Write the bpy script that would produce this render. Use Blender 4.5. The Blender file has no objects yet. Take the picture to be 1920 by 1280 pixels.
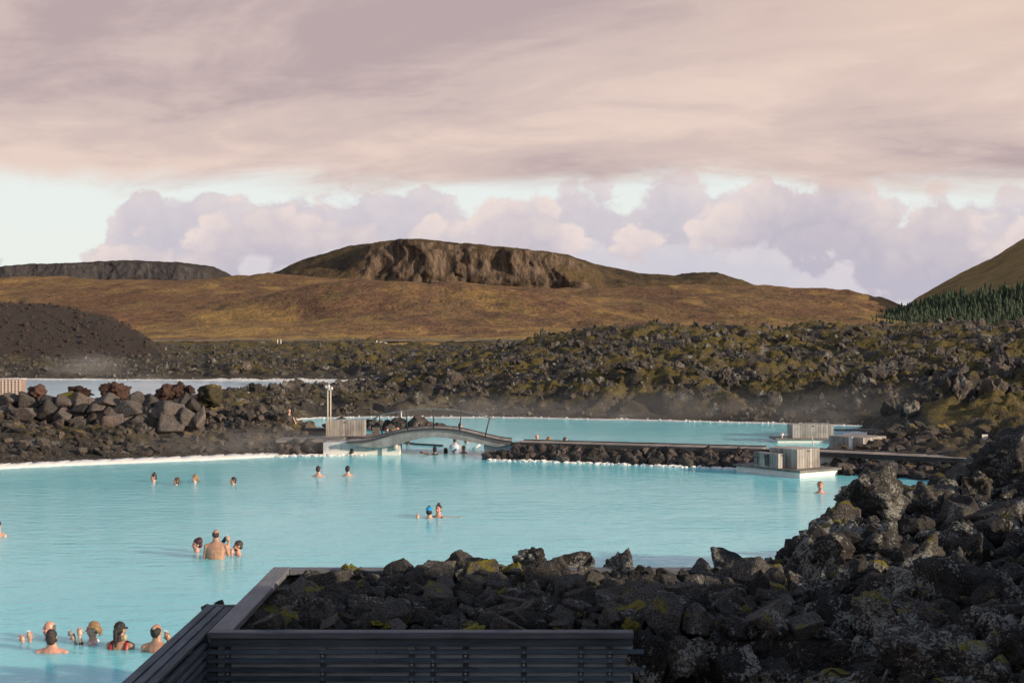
import bpy, bmesh, math, random
import numpy as np
from mathutils import Vector, Matrix, Euler, noise as mnoise
R = math.radians
rng = random.Random(7)
S = bpy.context.scene
C = S.collection

# ------------------------------------------------------------------ camera
CAM_H = 5.0; FPX = 2666.67; HOR = 620.0
cam_d = bpy.data.cameras.new('camera'); cam = bpy.data.objects.new('camera', cam_d); C.objects.link(cam)
cam_d.lens = 50; cam_d.sensor_width = 36; cam_d.clip_start = 0.1; cam_d.clip_end = 20000
cam_d.shift_y = -(640-HOR)/1920
cam.location = (0, 0, CAM_H); cam.rotation_euler = (R(90), 0, 0)
S.camera = cam
S.view_settings.view_transform = 'Standard'; S.view_settings.look = 'None'
S.view_settings.exposure = 0.2; S.view_settings.gamma = 1.0
S.view_settings.use_curve_mapping = False
S.cycles.use_denoising = True; S.cycles.use_adaptive_sampling = True; S.cycles.adaptive_threshold = 0.025
S.cycles.max_bounces = 4; S.cycles.diffuse_bounces = 2; S.cycles.glossy_bounces = 2
S.cycles.transmission_bounces = 4; S.cycles.volume_bounces = 0; S.cycles.transparent_max_bounces = 8
S.cycles.caustics_reflective = False; S.cycles.caustics_refractive = False

SUN_AZ, SUN_EL = R(118), R(15)       # measured clockwise from +Y (view direction)
sun_dir = Vector((math.sin(SUN_AZ)*math.cos(SUN_EL), math.cos(SUN_AZ)*math.cos(SUN_EL), math.sin(SUN_EL)))

# ------------------------------------------------------------------ node helper
class NT:
    def __init__(s, tree): s.t = tree
    def n(s, typ, **kw):
        nd = s.t.nodes.new(typ)
        ins = kw.pop('ins', {})
        for k, v in kw.items(): setattr(nd, k, v)
        for k, v in ins.items(): s.set(nd.inputs[k], v)
        return nd
    def set(s, sock, v):
        if isinstance(v, bpy.types.NodeSocket): s.t.links.new(v, sock)
        else:
            if hasattr(sock.default_value, '__len__') and not isinstance(v, (int, float)):
                v = tuple(v)
                if len(sock.default_value) == 4 and len(v) == 3: v = v+(1,)
            sock.default_value = v
    def math(s, op, a, b=0.0, c=0.0, clamp=False):
        nd = s.n('ShaderNodeMath', operation=op, use_clamp=clamp)
        s.set(nd.inputs[0], a); s.set(nd.inputs[1], b)
        if op in ('MULTIPLY_ADD', 'SMOOTH_MIN', 'SMOOTH_MAX'): s.set(nd.inputs[2], c)
        return nd.outputs[0]
    def step(s, v, a, b, o0=0.0, o1=1.0):
        nd = s.n('ShaderNodeMapRange', interpolation_type='SMOOTHSTEP')
        for i, x in enumerate((v, a, b, o0, o1)): s.set(nd.inputs[i], x)
        return nd.outputs[0]
    def mix(s, f, a, b, blend='MIX'):
        nd = s.n('ShaderNodeMix', data_type='RGBA', blend_type=blend)
        s.set(nd.inputs[0], f); s.set(nd.inputs[6], a); s.set(nd.inputs[7], b)
        return nd.outputs[2]
    def noise(s, vec, scale, detail=4, rough=0.55, dist=0.0, out=0, dim='3D'):
        nd = s.n('ShaderNodeTexNoise', noise_dimensions=dim)
        if vec is not None: s.set(nd.inputs['Vector'], vec)
        s.set(nd.inputs['Scale'], scale); s.set(nd.inputs['Detail'], detail)
        s.set(nd.inputs['Roughness'], rough); s.set(nd.inputs['Distortion'], dist)
        return nd.outputs[out]
    def comb(s, x, y, z=0.0):
        nd = s.n('ShaderNodeCombineXYZ')
        s.set(nd.inputs[0], x); s.set(nd.inputs[1], y); s.set(nd.inputs[2], z)
        return nd.outputs[0]
    def vmul(s, v, k):
        nd = s.n('ShaderNodeVectorMath', operation='MULTIPLY'); s.set(nd.inputs[0], v); s.set(nd.inputs[1], k); return nd.outputs[0]
    def vadd(s, v, k):
        nd = s.n('ShaderNodeVectorMath', operation='ADD'); s.set(nd.inputs[0], v); s.set(nd.inputs[1], k); return nd.outputs[0]

def lin(r, g, b):
    f = lambda c: (c/255/12.92 if c/255 <= 0.04045 else ((c/255+0.055)/1.055)**2.4)
    return (f(r), f(g), f(b))

# ------------------------------------------------------------------ world: Nishita sky under broken cloud
W = bpy.data.worlds.new('World'); S.world = W; W.use_nodes = True
W.cycles.sampling_method = 'MANUAL'; W.cycles.sample_map_resolution = 512
W.node_tree.nodes.clear(); nt = NT(W.node_tree)
SKY = 0.14
sky = nt.n('ShaderNodeTexSky', sky_type='NISHITA', sun_disc=False, sun_elevation=SUN_EL, sun_rotation=SUN_AZ, air_density=1.4, ozone_density=2.5, dust_density=0.6)
d = nt.n('ShaderNodeTexCoord').outputs['Generated']
sp = nt.n('ShaderNodeSeparateXYZ', ins={0: d}); dx, dy, dz = sp.outputs
den = nt.math('ADD', nt.math('MAXIMUM', dz, 0.0), 0.10)
su = nt.math('DIVIDE', dx, den); sv = nt.math('DIVIDE', dy, den)
pv = nt.comb(nt.math('MULTIPLY', su, 0.75), nt.math('ADD', nt.math('MULTIPLY', sv, 0.85), nt.math('MULTIPLY', su, 0.12)))
n1 = nt.noise(nt.vadd(pv, (5.3, 1.7, 0)), 0.62, 6, 0.56, 0.5, 0, '2D')
n2 = nt.noise(nt.vadd(pv, (1.3, 7.2, 0)), 2.4, 5, 0.62, 0.4, 0, '2D')
nn = nt.math('ADD', nt.math('MULTIPLY', n1, 0.76), nt.math('MULTIPLY', n2, 0.24))
dark = lin(181, 163, 165); midc = lin(206, 186, 181); lite = lin(226, 204, 193)
c1 = nt.mix(nt.step(nn, 0.36, 0.49), dark, midc)
c1 = nt.mix(nt.step(nn, 0.47, 0.62), c1, lite)
c1 = nt.mix(nt.math('MULTIPLY', nt.step(dx, 0.0, 0.42), nt.step(dz, 0.11, 0.26)), c1, nt.mix(0.7, c1, lin(238, 210, 188)))
# overhead the deck thins and the clear blue comes through
blue = nt.vmul(sky.outputs[0], (SKY*1.08,)*3)
thin = nt.math('MULTIPLY', nt.step(dz, 0.24, 0.50), nt.step(n1, 0.72, 0.45, 0.5, 1.0))
c1 = nt.mix(nt.math('MULTIPLY', thin, 0.9), c1, blue)
gap = nt.mix(0.9, nt.vmul(sky.outputs[0], (SKY*0.8,)*3), lin(232, 237, 235))
# cumulus bank on the horizon
az = nt.n('ShaderNodeMath', operation='ARCTAN2'); nt.set(az.inputs[0], dx); nt.set(az.inputs[1], dy); az = az.outputs[0]
low = gap
cvb = nt.comb(az, nt.math('MULTIPLY', dz, 1.25))
for (base, amp_, seed, shc, ltc, drop) in ((0.096, 0.050, 3.1, (195, 190, 201), (221, 211, 211), 0.085), (0.074, 0.070, 11.7, (187, 182, 195), (230, 215, 210), 0.065), (0.040, 0.060, 23.3, (196, 195, 208), (214, 207, 212), 0.0)):
    cv = nt.vadd(cvb, (seed, seed*0.7, 0.0))
    w = nt.vadd(cv, nt.vmul(nt.vadd(nt.noise(cv, 26, 4, 0.62, 0, 1, '2D'), (-0.5, -0.5, -0.5)), (0.030,)*3))
    fa = nt.n('ShaderNodeTexVoronoi', voronoi_dimensions='2D', ins={'Vector': w, 'Scale': 21.0}).outputs['Distance']
    fb = nt.n('ShaderNodeTexVoronoi', voronoi_dimensions='2D', ins={'Vector': w, 'Scale': 55.0}).outputs['Distance']
    zt_ = nt.math('ADD', base, nt.math('MULTIPLY', nt.math('SUBTRACT', nt.noise(nt.comb(nt.math('ADD', az, seed), seed), 8.0, 2, 0.5, 0, 0, '2D'), 0.5), amp_*2))
    zt_ = nt.math('SUBTRACT', zt_, nt.step(az, -0.245, -0.31, 0.0, drop))
    puff = nt.math('ADD', nt.math('MULTIPLY', nt.math('SUBTRACT', 0.5, fa), 0.032), nt.math('ADD', nt.math('MULTIPLY', nt.math('SUBTRACT', 0.5, fb), 0.015), nt.math('MULTIPLY', nt.math('SUBTRACT', nt.noise(cv, 70, 4, 0.65, 0, 0, '2D'), 0.5), 0.018)))
    e_ = nt.math('ADD', nt.math('SUBTRACT', zt_, dz), puff)
    rim = nt.step(e_, 0.045, 0.0)
    body = nt.step(nt.math('ADD', nt.math('MULTIPLY', fa, 0.7), nt.math('MULTIPLY', fb, 0.55)), 0.72, 0.22)
    body = nt.math('ADD', nt.math('MULTIPLY', rim, 0.55), nt.math('MULTIPLY', nt.math('MULTIPLY', body, nt.step(e_, 0.09, 0.01)), 0.5), clamp=True)
    cc = nt.mix(body, lin(*shc), lin(*ltc))
    low = nt.mix(nt.step(e_, 0.0, 0.010), low, cc)
edge = nt.math('ADD', dz, nt.math('MULTIPLY', nt.math('SUBTRACT', nt.noise(nt.comb(nt.math('MULTIPLY', az, 0.6), nt.math('MULTIPLY', dz, 2.0)), 9.0, 6, 0.62, 0.4, 0, '2D'), 0.5), 0.045))
md = nt.step(edge, 0.092, 0.113)
col = nt.mix(md, low, c1)
col = nt.mix(nt.step(dz, 0.0, -0.02), col, (0.10, 0.09, 0.08))
bg = nt.n('ShaderNodeBackground', ins={'Color': nt.vmul(col, (0.92/SKY,)*3), 'Strength': SKY})
out = nt.n('ShaderNodeOutputWorld'); W.node_tree.links.new(bg.outputs[0], out.inputs[0])

# ------------------------------------------------------------------ sun
sl = bpy.data.lights.new('sun', 'SUN'); sl.energy = 4.8; sl.angle = R(0.6); sl.color = (1.0, 0.80, 0.58)
so = bpy.data.objects.new('sun', sl); C.objects.link(so)
so.rotation_euler = sun_dir.to_track_quat('Z', 'Y').to_euler(); so.location = (60, -20, 60)

# ------------------------------------------------------------------ picture measurements -> places on the ground
def P(px, py, z=0.0):
    dd = FPX*(CAM_H-z)/(py-HOR); return Vector(((px-960)*dd/FPX, dd, z))
def Q(px, py, dd):
    return Vector(((px-960)*dd/FPX, dd, CAM_H-(py-HOR)*dd/FPX))

# ------------------------------------------------------------------ object helpers
def tag(o, label=None, cat=None, group=None, kind=None):
    if label: o['label'] = label
    if cat: o['category'] = cat
    if group: o['group'] = group
    if kind: o['kind'] = kind
    return o
def link(o, parent=None):
    C.objects.link(o)
    if parent is not None: o.parent = parent
    return o
def empty(name, loc=(0, 0, 0), rz=0.0):
    o = bpy.data.objects.new(name, None); o.location = loc; o.rotation_euler = (0, 0, rz); o.empty_display_size = 0.2
    return link(o)
def npmesh(name, V, Fc, mat=None, smooth=True):
    V = np.asarray(V, dtype=np.float32); Fc = np.asarray(Fc, dtype=np.int32)
    me = bpy.data.meshes.new(name); k = Fc.shape[1]
    me.vertices.add(len(V)); me.vertices.foreach_set('co', V.ravel())
    me.loops.add(Fc.size); me.loops.foreach_set('vertex_index', Fc.ravel())
    me.polygons.add(len(Fc)); me.polygons.foreach_set('loop_start', np.arange(0, Fc.size, k, dtype=np.int32))
    me.polygons.foreach_set('use_smooth', np.full(len(Fc), smooth, dtype=bool))
    me.update(calc_edges=True); me.validate()
    if mat: me.materials.append(mat)
    return me
def obj(name, me, parent=None, loc=(0, 0, 0), rot=(0, 0, 0), sc=(1, 1, 1)):
    o = bpy.data.objects.new(name, me); o.location = loc; o.rotation_euler = rot; o.scale = sc
    return link(o, parent)
def bmobj(name, bm, mat, parent=None, loc=(0, 0, 0), rot=(0, 0, 0), smooth=False):
    me = bpy.data.meshes.new(name); bm.normal_update(); bm.to_mesh(me); bm.free()
    if smooth: me.polygons.foreach_set('use_smooth', [True]*len(me.polygons))
    me.materials.append(mat); return obj(name, me, parent, loc, rot)
def box(bm, lo, hi, M=None):
    x0, y0, z0 = lo; x1, y1, z1 = hi
    vs = [bm.verts.new((x, y, z)) for x in (x0, x1) for y in (y0, y1) for z in (z0, z1)]
    for f in ((0, 1, 3, 2), (4, 6, 7, 5), (0, 4, 5, 1), (2, 3, 7, 6), (0, 2, 6, 4), (1, 5, 7, 3)):
        bm.faces.new([vs[i] for i in f])
    if M is not None: bmesh.ops.transform(bm, matrix=M, verts=vs)
    return vs
def boxobj(name, lo, hi, mat, parent=None, loc=(0, 0, 0), rot=(0, 0, 0), bev=0.0):
    bm = bmesh.new(); box(bm, lo, hi); bmesh.ops.recalc_face_normals(bm, faces=bm.faces)
    if bev: bmesh.ops.bevel(bm, geom=bm.edges[:], offset=bev, segments=1, affect='EDGES')
    return bmobj(name, bm, mat, parent, loc, rot)
def tube(bm, pts, rad, seg=8):
    pts = [Vector(p) for p in pts]; rings = []
    if not hasattr(rad, '__len__'): rad = [rad]*len(pts)
    for i, p in enumerate(pts):
        a = pts[max(i-1, 0)]; b = pts[min(i+1, len(pts)-1)]
        q = (b-a).normalized().to_track_quat('Z', 'Y')
        rings.append([bm.verts.new(p+q @ Vector((rad[i]*math.cos(2*math.pi*k/seg), rad[i]*math.sin(2*math.pi*k/seg), 0))) for k in range(seg)])
    for A, B in zip(rings, rings[1:]):
        for k in range(seg): bm.faces.new((A[k], A[(k+1) % seg], B[(k+1) % seg], B[k]))
    bm.faces.new(rings[0][::-1]); bm.faces.new(rings[-1])

# ------------------------------------------------------------------ numpy noise
_pr = np.random.RandomState(11); _perm = np.concatenate([_pr.permutation(1024)]*3); _ang = _pr.rand(1024)*2*np.pi; _rnd = _pr.rand(1024)
def _h(ix, iy, s): return _perm[(_perm[(ix+s*57) & 1023]+iy) & 1023]
def pn(x, y, s=0):
    x0 = np.floor(x).astype(int); y0 = np.floor(y).astype(int); fx = x-x0; fy = y-y0
    u = fx*fx*fx*(fx*(fx*6-15)+10); v = fy*fy*fy*(fy*(fy*6-15)+10)
    def g(i, j):
        a = _ang[_h(x0+i, y0+j, s)]; return np.cos(a)*(fx-i)+np.sin(a)*(fy-j)
    return (g(0, 0)*(1-u)+g(1, 0)*u)*(1-v)+(g(0, 1)*(1-u)+g(1, 1)*u)*v
def fbm(x, y, o=4, s=0, gain=0.5):
    r = 0; a = 1.0
    for i in range(o): r = r+a*pn(x*2**i, y*2**i, s+i*3); a *= gain
    return r
def ridged(x, y, o=4, s=0):
    r = 0; a = 1.0
    for i in range(o): r = r+a*(1-2*np.abs(pn(x*2**i, y*2**i, s+i*5))); a *= 0.5
    return r/1.9
def cells(x, y, s=0):
    x0 = np.floor(x).astype(int); y0 = np.floor(y).astype(int)
    f1 = np.full(x.shape, 9.0); f2 = np.full(x.shape, 9.0); idr = np.zeros(x.shape)
    for i in (-1, 0, 1):
        for j in (-1, 0, 1):
            h = _h(x0+i, y0+j, s)
            dx_ = x0+i+_rnd[h]-x; dy_ = y0+j+_rnd[(h*7+3) & 1023]-y; q = np.sqrt(dx_*dx_+dy_*dy_)
            n = q < f1
            f2 = np.where(n, f1, np.minimum(f2, q)); idr = np.where(n, _rnd[(h*13+5) & 1023], idr); f1 = np.where(n, q, f1)
    return f1, f2, idr
def sst(x, a, b):
    t = np.clip((x-a)/(b-a), 0, 1); return t*t*(3-2*t)
def blocks(x, y, sc, s):
    wx = x+0.35*sc*pn(x/sc*1.3, y/sc*1.3, s+40); wy = y+0.35*sc*pn(x/sc*1.3+9, y/sc*1.3, s+41)
    f1, f2, i = cells(wx/sc, wy/sc, s)
    return (0.25+0.75*i)*sst(f2-f1, 0.0, 0.30)*(1.0-0.45*f1)
def fan(u0, u1, nu, y0, y1, ny):
    u = np.linspace(u0, u1, nu); y = y0*(y1/y0)**np.linspace(0, 1, ny)
    U, Y = np.meshgrid(u, y); return U*Y, Y
def gridfaces(ny, nu):
    i = np.arange(ny*nu).reshape(ny, nu)
    return np.stack([i[:-1, :-1], i[:-1, 1:], i[1:, 1:], i[1:, :-1]], -1).reshape(-1, 4)
def polysd(X, Y, poly):
    """signed distance to a polygon, positive outside"""
    dm = np.full(X.shape, 1e9); ins = np.zeros(X.shape, bool); n = len(poly)
    for k in range(n):
        ax, ay = poly[k][:2]; bx, by = poly[(k+1) % n][:2]
        ex, ey = bx-ax, by-ay; t = np.clip(((X-ax)*ex+(Y-ay)*ey)/(ex*ex+ey*ey+1e-9), 0, 1)
        dm = np.minimum(dm, np.hypot(X-ax-t*ex, Y-ay-t*ey))
        c = ((ay > Y) != (by > Y)) & (X < (bx-ax)*(Y-ay)/(by-ay+1e-12)+ax); ins ^= c
    return np.where(ins, -dm, dm)

# ------------------------------------------------------------------ materials
def newmat(name):
    m = bpy.data.materials.new(name); m.use_nodes = True; m.node_tree.nodes.clear(); t = NT(m.node_tree)
    b = t.n('ShaderNodeBsdfPrincipled'); o = t.n('ShaderNodeOutputMaterial'); m.node_tree.links.new(b.outputs[0], o.inputs[0])
    return m, t, b
def bump(t, b, h, strength, dist):
    n = t.n('ShaderNodeBump', ins={'Strength': strength, 'Distance': dist, 'Height': h}); t.set(b.inputs['Normal'], n.outputs[0])
def plain(name, col, rough=0.6, var=0.15, scale=6.0, metal=0.0, bmp=0.0):
    m, t, b = newmat(name); co = t.n('ShaderNodeTexCoord').outputs['Object']
    n = t.noise(co, scale, 5, 0.6)
    t.set(b.inputs['Base Color'], t.mix(t.step(n, 0.3, 0.7), [c*(1-var) for c in col], [min(1, c*(1+var)) for c in col]))
    b.inputs['Roughness'].default_value = rough; b.inputs['Metallic'].default_value = metal
    if bmp: bump(t, b, t.noise(co, scale*6, 4, 0.6), 0.5, bmp)
    return m
def rockmat(name, c0, c1, sc=1.0, lichen=0.0, moss=0.0, mosscol=((0.085, 0.075, 0.010), (0.17, 0.145, 0.02)), warm=(0.06, 0.035, 0.022), perobj=True, silica=False, relief=0.03, mossup=(0.55, 0.8), mscale=1.0, moss_shade_z=None):
    m, t, b = newmat(name)
    geo = t.n('ShaderNodeNewGeometry'); pos = geo.outputs['Position']; nz = t.n('ShaderNodeSeparateXYZ', ins={0: geo.outputs['Normal']}).outputs[2]
    rnd = t.n('ShaderNodeObjectInfo').outputs['Random'] if perobj else 0.5
    big = t.noise(pos, 1.1*sc, 2, 0.6); med = t.noise(pos, 5*sc, 4, 0.65); fine = t.noise(pos, 30*sc, 2, 0.7)
    col = t.mix(t.step(med, 0.3, 0.72), c0, c1)
    col = t.mix(t.math('MULTIPLY', t.step(t.math('ADD', big, t.math('MULTIPLY', rnd, 0.25)), 0.55, 0.8), 0.8), col, warm)
    col = t.mix(0.55, col, t.mix(t.step(fine, 0.35, 0.68), [x*0.35 for x in c0], [min(1, x*1.7) for x in c1]))
    if perobj: col = t.mix(1.0, col, t.n('ShaderNodeMapRange', ins={0: rnd, 3: 0.5, 4: 1.55}).outputs[0], 'MULTIPLY')
    if lichen:
        lf = t.noise(t.vadd(pos, (5.2, 1.1, 8.3)), 14*sc, 3, 0.75)
        l = t.step(t.math('ADD', lf, t.math('MULTIPLY', t.math('SUBTRACT', big, 0.5), 1.1)), 0.70-0.14*lichen, 0.76-0.14*lichen)
        col = t.mix(t.math('MULTIPLY', l, 0.75), col, t.mix(t.step(fine, 0.4, 0.6), (0.15, 0.16, 0.145), (0.30, 0.305, 0.285)))
    if moss:
        mn = t.math('ADD', t.noise(t.vadd(pos, (3.1, 7.7, 1.9)), 1.0*mscale, 3, 0.65), t.math('MULTIPLY', t.math('SUBTRACT', rnd, 0.5), 0.25))
        up = t.math('ADD', nz, t.math('MULTIPLY', t.math('SUBTRACT', fine, 0.5), 0.5))
        mm = t.math('MULTIPLY', t.step(mn, 0.68-0.3*moss, 0.76-0.3*moss), t.step(up, mossup[0], mossup[1]))
        if moss_shade_z: mm = t.math('MULTIPLY', mm, t.step(t.math('ADD', t.n('ShaderNodeSeparateXYZ', ins={0: pos}).outputs[2], t.math('MULTIPLY', t.math('SUBTRACT', big, 0.5), 3.0)), moss_shade_z[0], moss_shade_z[1], 0.12, 1.0))  # less moss low down; its darker colour also imitates the shaded lower slope
        mcol = t.mix(t.step(t.math('ADD', t.math('MULTIPLY', med, 0.5), t.math('MULTIPLY', fine, 0.5)), 0.35, 0.65), mosscol[0], mosscol[1])
        col = t.mix(mm, col, mcol)
    if silica:
        at = t.n('ShaderNodeAttribute', attribute_name='silica')
        sm = t.step(t.math('ADD', at.outputs['Fac'], t.math('MULTIPLY', t.math('SUBTRACT', med, 0.5), 1.1)), 0.42, 0.58)
        col = t.mix(sm, col, t.mix(med, (0.55, 0.54, 0.52), (0.84, 0.83, 0.80)))
    t.set(b.inputs['Base Color'], col); b.inputs['Roughness'].default_value = 0.88; b.inputs['Specular IOR Level'].default_value = 0.25
    hgt = t.math('ADD', med, t.math('MULTIPLY', fine, 0.28))
    bump(t, b, hgt, 0.9, relief)
    return m

M_rock_near = rockmat('basalt_near', (0.0125, 0.0125, 0.013), (0.066, 0.064, 0.062), 2.0, lichen=0.10, moss=0.20, relief=0.05, warm=(0.055, 0.046, 0.040), mossup=(0.35, 0.7), mscale=1.6)
M_mound = rockmat('lava_near', (0.009, 0.009, 0.0095), (0.050, 0.048, 0.047), 1.8, lichen=0.85, moss=0.24, relief=0.06, warm=(0.045, 0.034, 0.028))
M_mound_s = rockmat('lava_near_ground', (0.007, 0.007, 0.0075), (0.040, 0.038, 0.037), 1.8, lichen=0.9, moss=0.26, perobj=False, relief=0.06)
M_field = rockmat('lava_field', (0.014, 0.013, 0.012), (0.060, 0.053, 0.047), 0.8, lichen=0.45, moss=0.80, perobj=False, silica=True, relief=0.12, moss_shade_z=(0.1, 1.9), mosscol=((0.036, 0.031, 0.010), (0.165, 0.124, 0.034)), mscale=0.22, mossup=(0.62, 0.92))
M_fieldrock = rockmat('lava_field_rock', (0.020, 0.0185, 0.0175), (0.090, 0.081, 0.074), 0.9, lichen=0.5, moss=0.30, relief=0.10, mosscol=((0.036, 0.031, 0.010), (0.155, 0.116, 0.032)))
M_fieldrock_s = rockmat('lava_field_rubble', (0.018, 0.017, 0.016), (0.085, 0.077, 0.070), 0.9, lichen=0.7, moss=0.55, perobj=False, relief=0.10, moss_shade_z=(0.1, 2.0), mosscol=((0.036, 0.031, 0.010), (0.155, 0.116, 0.032)), mscale=0.25)
M_wallrock = rockmat('wall_boulder', (0.038, 0.034, 0.033), (0.115, 0.102, 0.095), 0.9, moss=0.22, relief=0.05, warm=(0.125, 0.08, 0.065))
M_redlava = rockmat('red_lava', (0.028, 0.018, 0.016), (0.090, 0.052, 0.043), 1.2, moss=0.15, relief=0.12, warm=(0.105, 0.050, 0.040))
M_bankrock = rockmat('bank_rubble', (0.020, 0.0185, 0.0175), (0.085, 0.077, 0.070), 1.2, moss=0.30, relief=0.05, mosscol=((0.10, 0.075, 0.015), (0.24, 0.17, 0.035)))
M_riprap = rockmat('causeway_rock', (0.020, 0.018, 0.0175), (0.072, 0.062, 0.058), 1.2, lichen=0.15, relief=0.05, warm=(0.08, 0.05, 0.042))
M_gravel = rockmat('gravel_heap', (0.022, 0.018, 0.016), (0.075, 0.060, 0.052), 0.7, perobj=False, relief=0.3)
M_silica = plain('silica', (0.78, 0.775, 0.75), 0.8, 0.1, 4.0, bmp=0.02)

def woodmat(name, a, b_, axis=0, rough=0.65, fine=60.0):
    m, t, b = newmat(name); co = t.n('ShaderNodeTexCoord').outputs['Object']; rnd = t.n('ShaderNodeObjectInfo').outputs['Random']
    s = [fine, fine, fine]; s[axis] = 2.0
    v = t.vadd(t.vmul(co, s), t.comb(t.math('MULTIPLY', rnd, 37.0), t.math('MULTIPLY', rnd, 11.0), 0.0))
    n = t.noise(v, 1.0, 5, 0.65); n2 = t.noise(co, 1.6, 4, 0.6)
    col = t.mix(t.step(n, 0.3, 0.7), a, b_)
    col = t.mix(t.math('MULTIPLY', t.step(n2, 0.45, 0.7), 0.5), col, [x*0.55 for x in a])
    col = t.mix(1.0, col, t.n('ShaderNodeMapRange', ins={0: rnd, 3: 0.75, 4: 1.25}).outputs[0], 'MULTIPLY')
    t.set(b.inputs['Base Color'], col); b.inputs['Roughness'].default_value = rough; b.inputs['Specular IOR Level'].default_value = 0.12
    bump(t, b, n, 0.5, 0.004); return m
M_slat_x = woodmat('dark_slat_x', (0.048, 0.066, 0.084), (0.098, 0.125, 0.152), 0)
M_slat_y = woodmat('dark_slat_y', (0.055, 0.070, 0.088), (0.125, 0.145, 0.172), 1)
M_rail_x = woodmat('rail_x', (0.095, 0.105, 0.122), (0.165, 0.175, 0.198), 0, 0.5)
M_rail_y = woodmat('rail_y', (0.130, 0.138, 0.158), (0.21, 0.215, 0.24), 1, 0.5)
M_board = woodmat('silver_board', (0.27, 0.25, 0.235), (0.44, 0.41, 0.385), 2)
M_edge = woodmat('dark_edge', (0.045, 0.045, 0.047), (0.095, 0.092, 0.092), 0)
M_deck = woodmat('grey_deck', (0.13, 0.12, 0.115), (0.24, 0.22, 0.205), 0)
M_planks = woodmat('bridge_planks', (0.24, 0.21, 0.19), (0.38, 0.33, 0.30), 1)
M_panel = plain('pale_panel', (0.31, 0.39, 0.45), 0.5, 0.2, 2.0)
M_dark = plain('dark_steel', (0.035, 0.04, 0.043), 0.45, 0.2, 8.0)
M_bolt = plain('bolt_steel', (0.5, 0.5, 0.5), 0.35, 0.1, 8.0, 0.8)
M_steel = plain('rail_steel', (0.20, 0.21, 0.21), 0.4, 0.15, 8.0, 0.4)
M_white = plain('white_paint', (0.76, 0.75, 0.72), 0.5, 0.08, 5.0)
M_pole = plain('cream_pole', (0.55, 0.50, 0.42), 0.5, 0.1, 5.0)
M_lattice = plain('pale_lattice', (0.62, 0.52, 0.46), 0.7, 0.1, 5.0)
M_asphalt = plain('asphalt', (0.055, 0.055, 0.058), 0.9, 0.2, 0.5)
def concmat():
    m, t, b = newmat('concrete'); pos = t.n('ShaderNodeNewGeometry').outputs['Position']
    n = t.noise(pos, 1.8, 5, 0.65); st = t.noise(t.vmul(pos, (7.0, 7.0, 0.7)), 1.0, 4, 0.6)
    z = t.n('ShaderNodeSeparateXYZ', ins={0: pos}).outputs[2]
    col = t.mix(t.step(n, 0.3, 0.7), (0.40, 0.42, 0.44), (0.56, 0.575, 0.59))
    col = t.mix(t.math('MULTIPLY', t.step(st, 0.5, 0.75), 0.55), col, (0.24, 0.20, 0.17))
    col = t.mix(t.step(t.math('ADD', z, t.math('MULTIPLY', t.math('SUBTRACT', n, 0.5), 0.3)), 0.22, 0.06), col, (0.72, 0.71, 0.67))
    t.set(b.inputs['Base Color'], col); b.inputs['Roughness'].default_value = 0.8; bump(t, b, n, 0.4, 0.01); return m
M_conc = concmat()
M_arch = plain('arch_beam', (0.19, 0.20, 0.21), 0.7, 0.3, 2.5, bmp=0.01)

def watermat(name, deep, shallow, rough=0.06, sc=1.0, amp=0.05):
    m, t, b = newmat(name); pos = t.n('ShaderNodeNewGeometry').outputs['Position']
    n = t.noise(t.vmul(pos, (0.05, 0.12, 0.0)), 1.0, 4, 0.6)
    t.set(b.inputs['Base Color'], t.mix(t.step(n, 0.35, 0.65), deep, shallow))
    patch = t.step(t.noise(t.vmul(pos, (0.07, 0.16, 0.0)), 1.0, 4, 0.65), 0.35, 0.68, 0.5, 1.1)
    w1 = t.noise(t.vmul(pos, (1.1*sc, 2.6*sc, 0.0)), 1.0, 3, 0.55, 0.3); w2 = t.noise(t.vmul(pos, (4.0*sc, 8.0*sc, 0.0)), 1.0, 3, 0.6)
    h = t.math('MULTIPLY', t.math('ADD', w1, t.math('MULTIPLY', w2, 0.25)), patch)
    bump(t, b, h, 1.0, amp); b.inputs['Roughness'].default_value = rough; b.inputs['IOR'].default_value = 1.33; b.inputs['Specular IOR Level'].default_value = 0.24
    b.subsurface_method = 'BURLEY'; b.inputs['Subsurface Weight'].default_value = 1.0; b.inputs['Subsurface Radius'].default_value = (0.6, 1.0, 1.0); b.inputs['Subsurface Scale'].default_value = 0.5   # milky water scatters light sideways
    return m
M_water = watermat('milky_lagoon', (0.215, 0.735, 0.83), (0.255, 0.775, 0.865), 0.12, amp=0.036)
M_pool = watermat('pale_pool', (0.33, 0.52, 0.66), (0.38, 0.57, 0.70), 0.15, amp=0.008)

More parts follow.
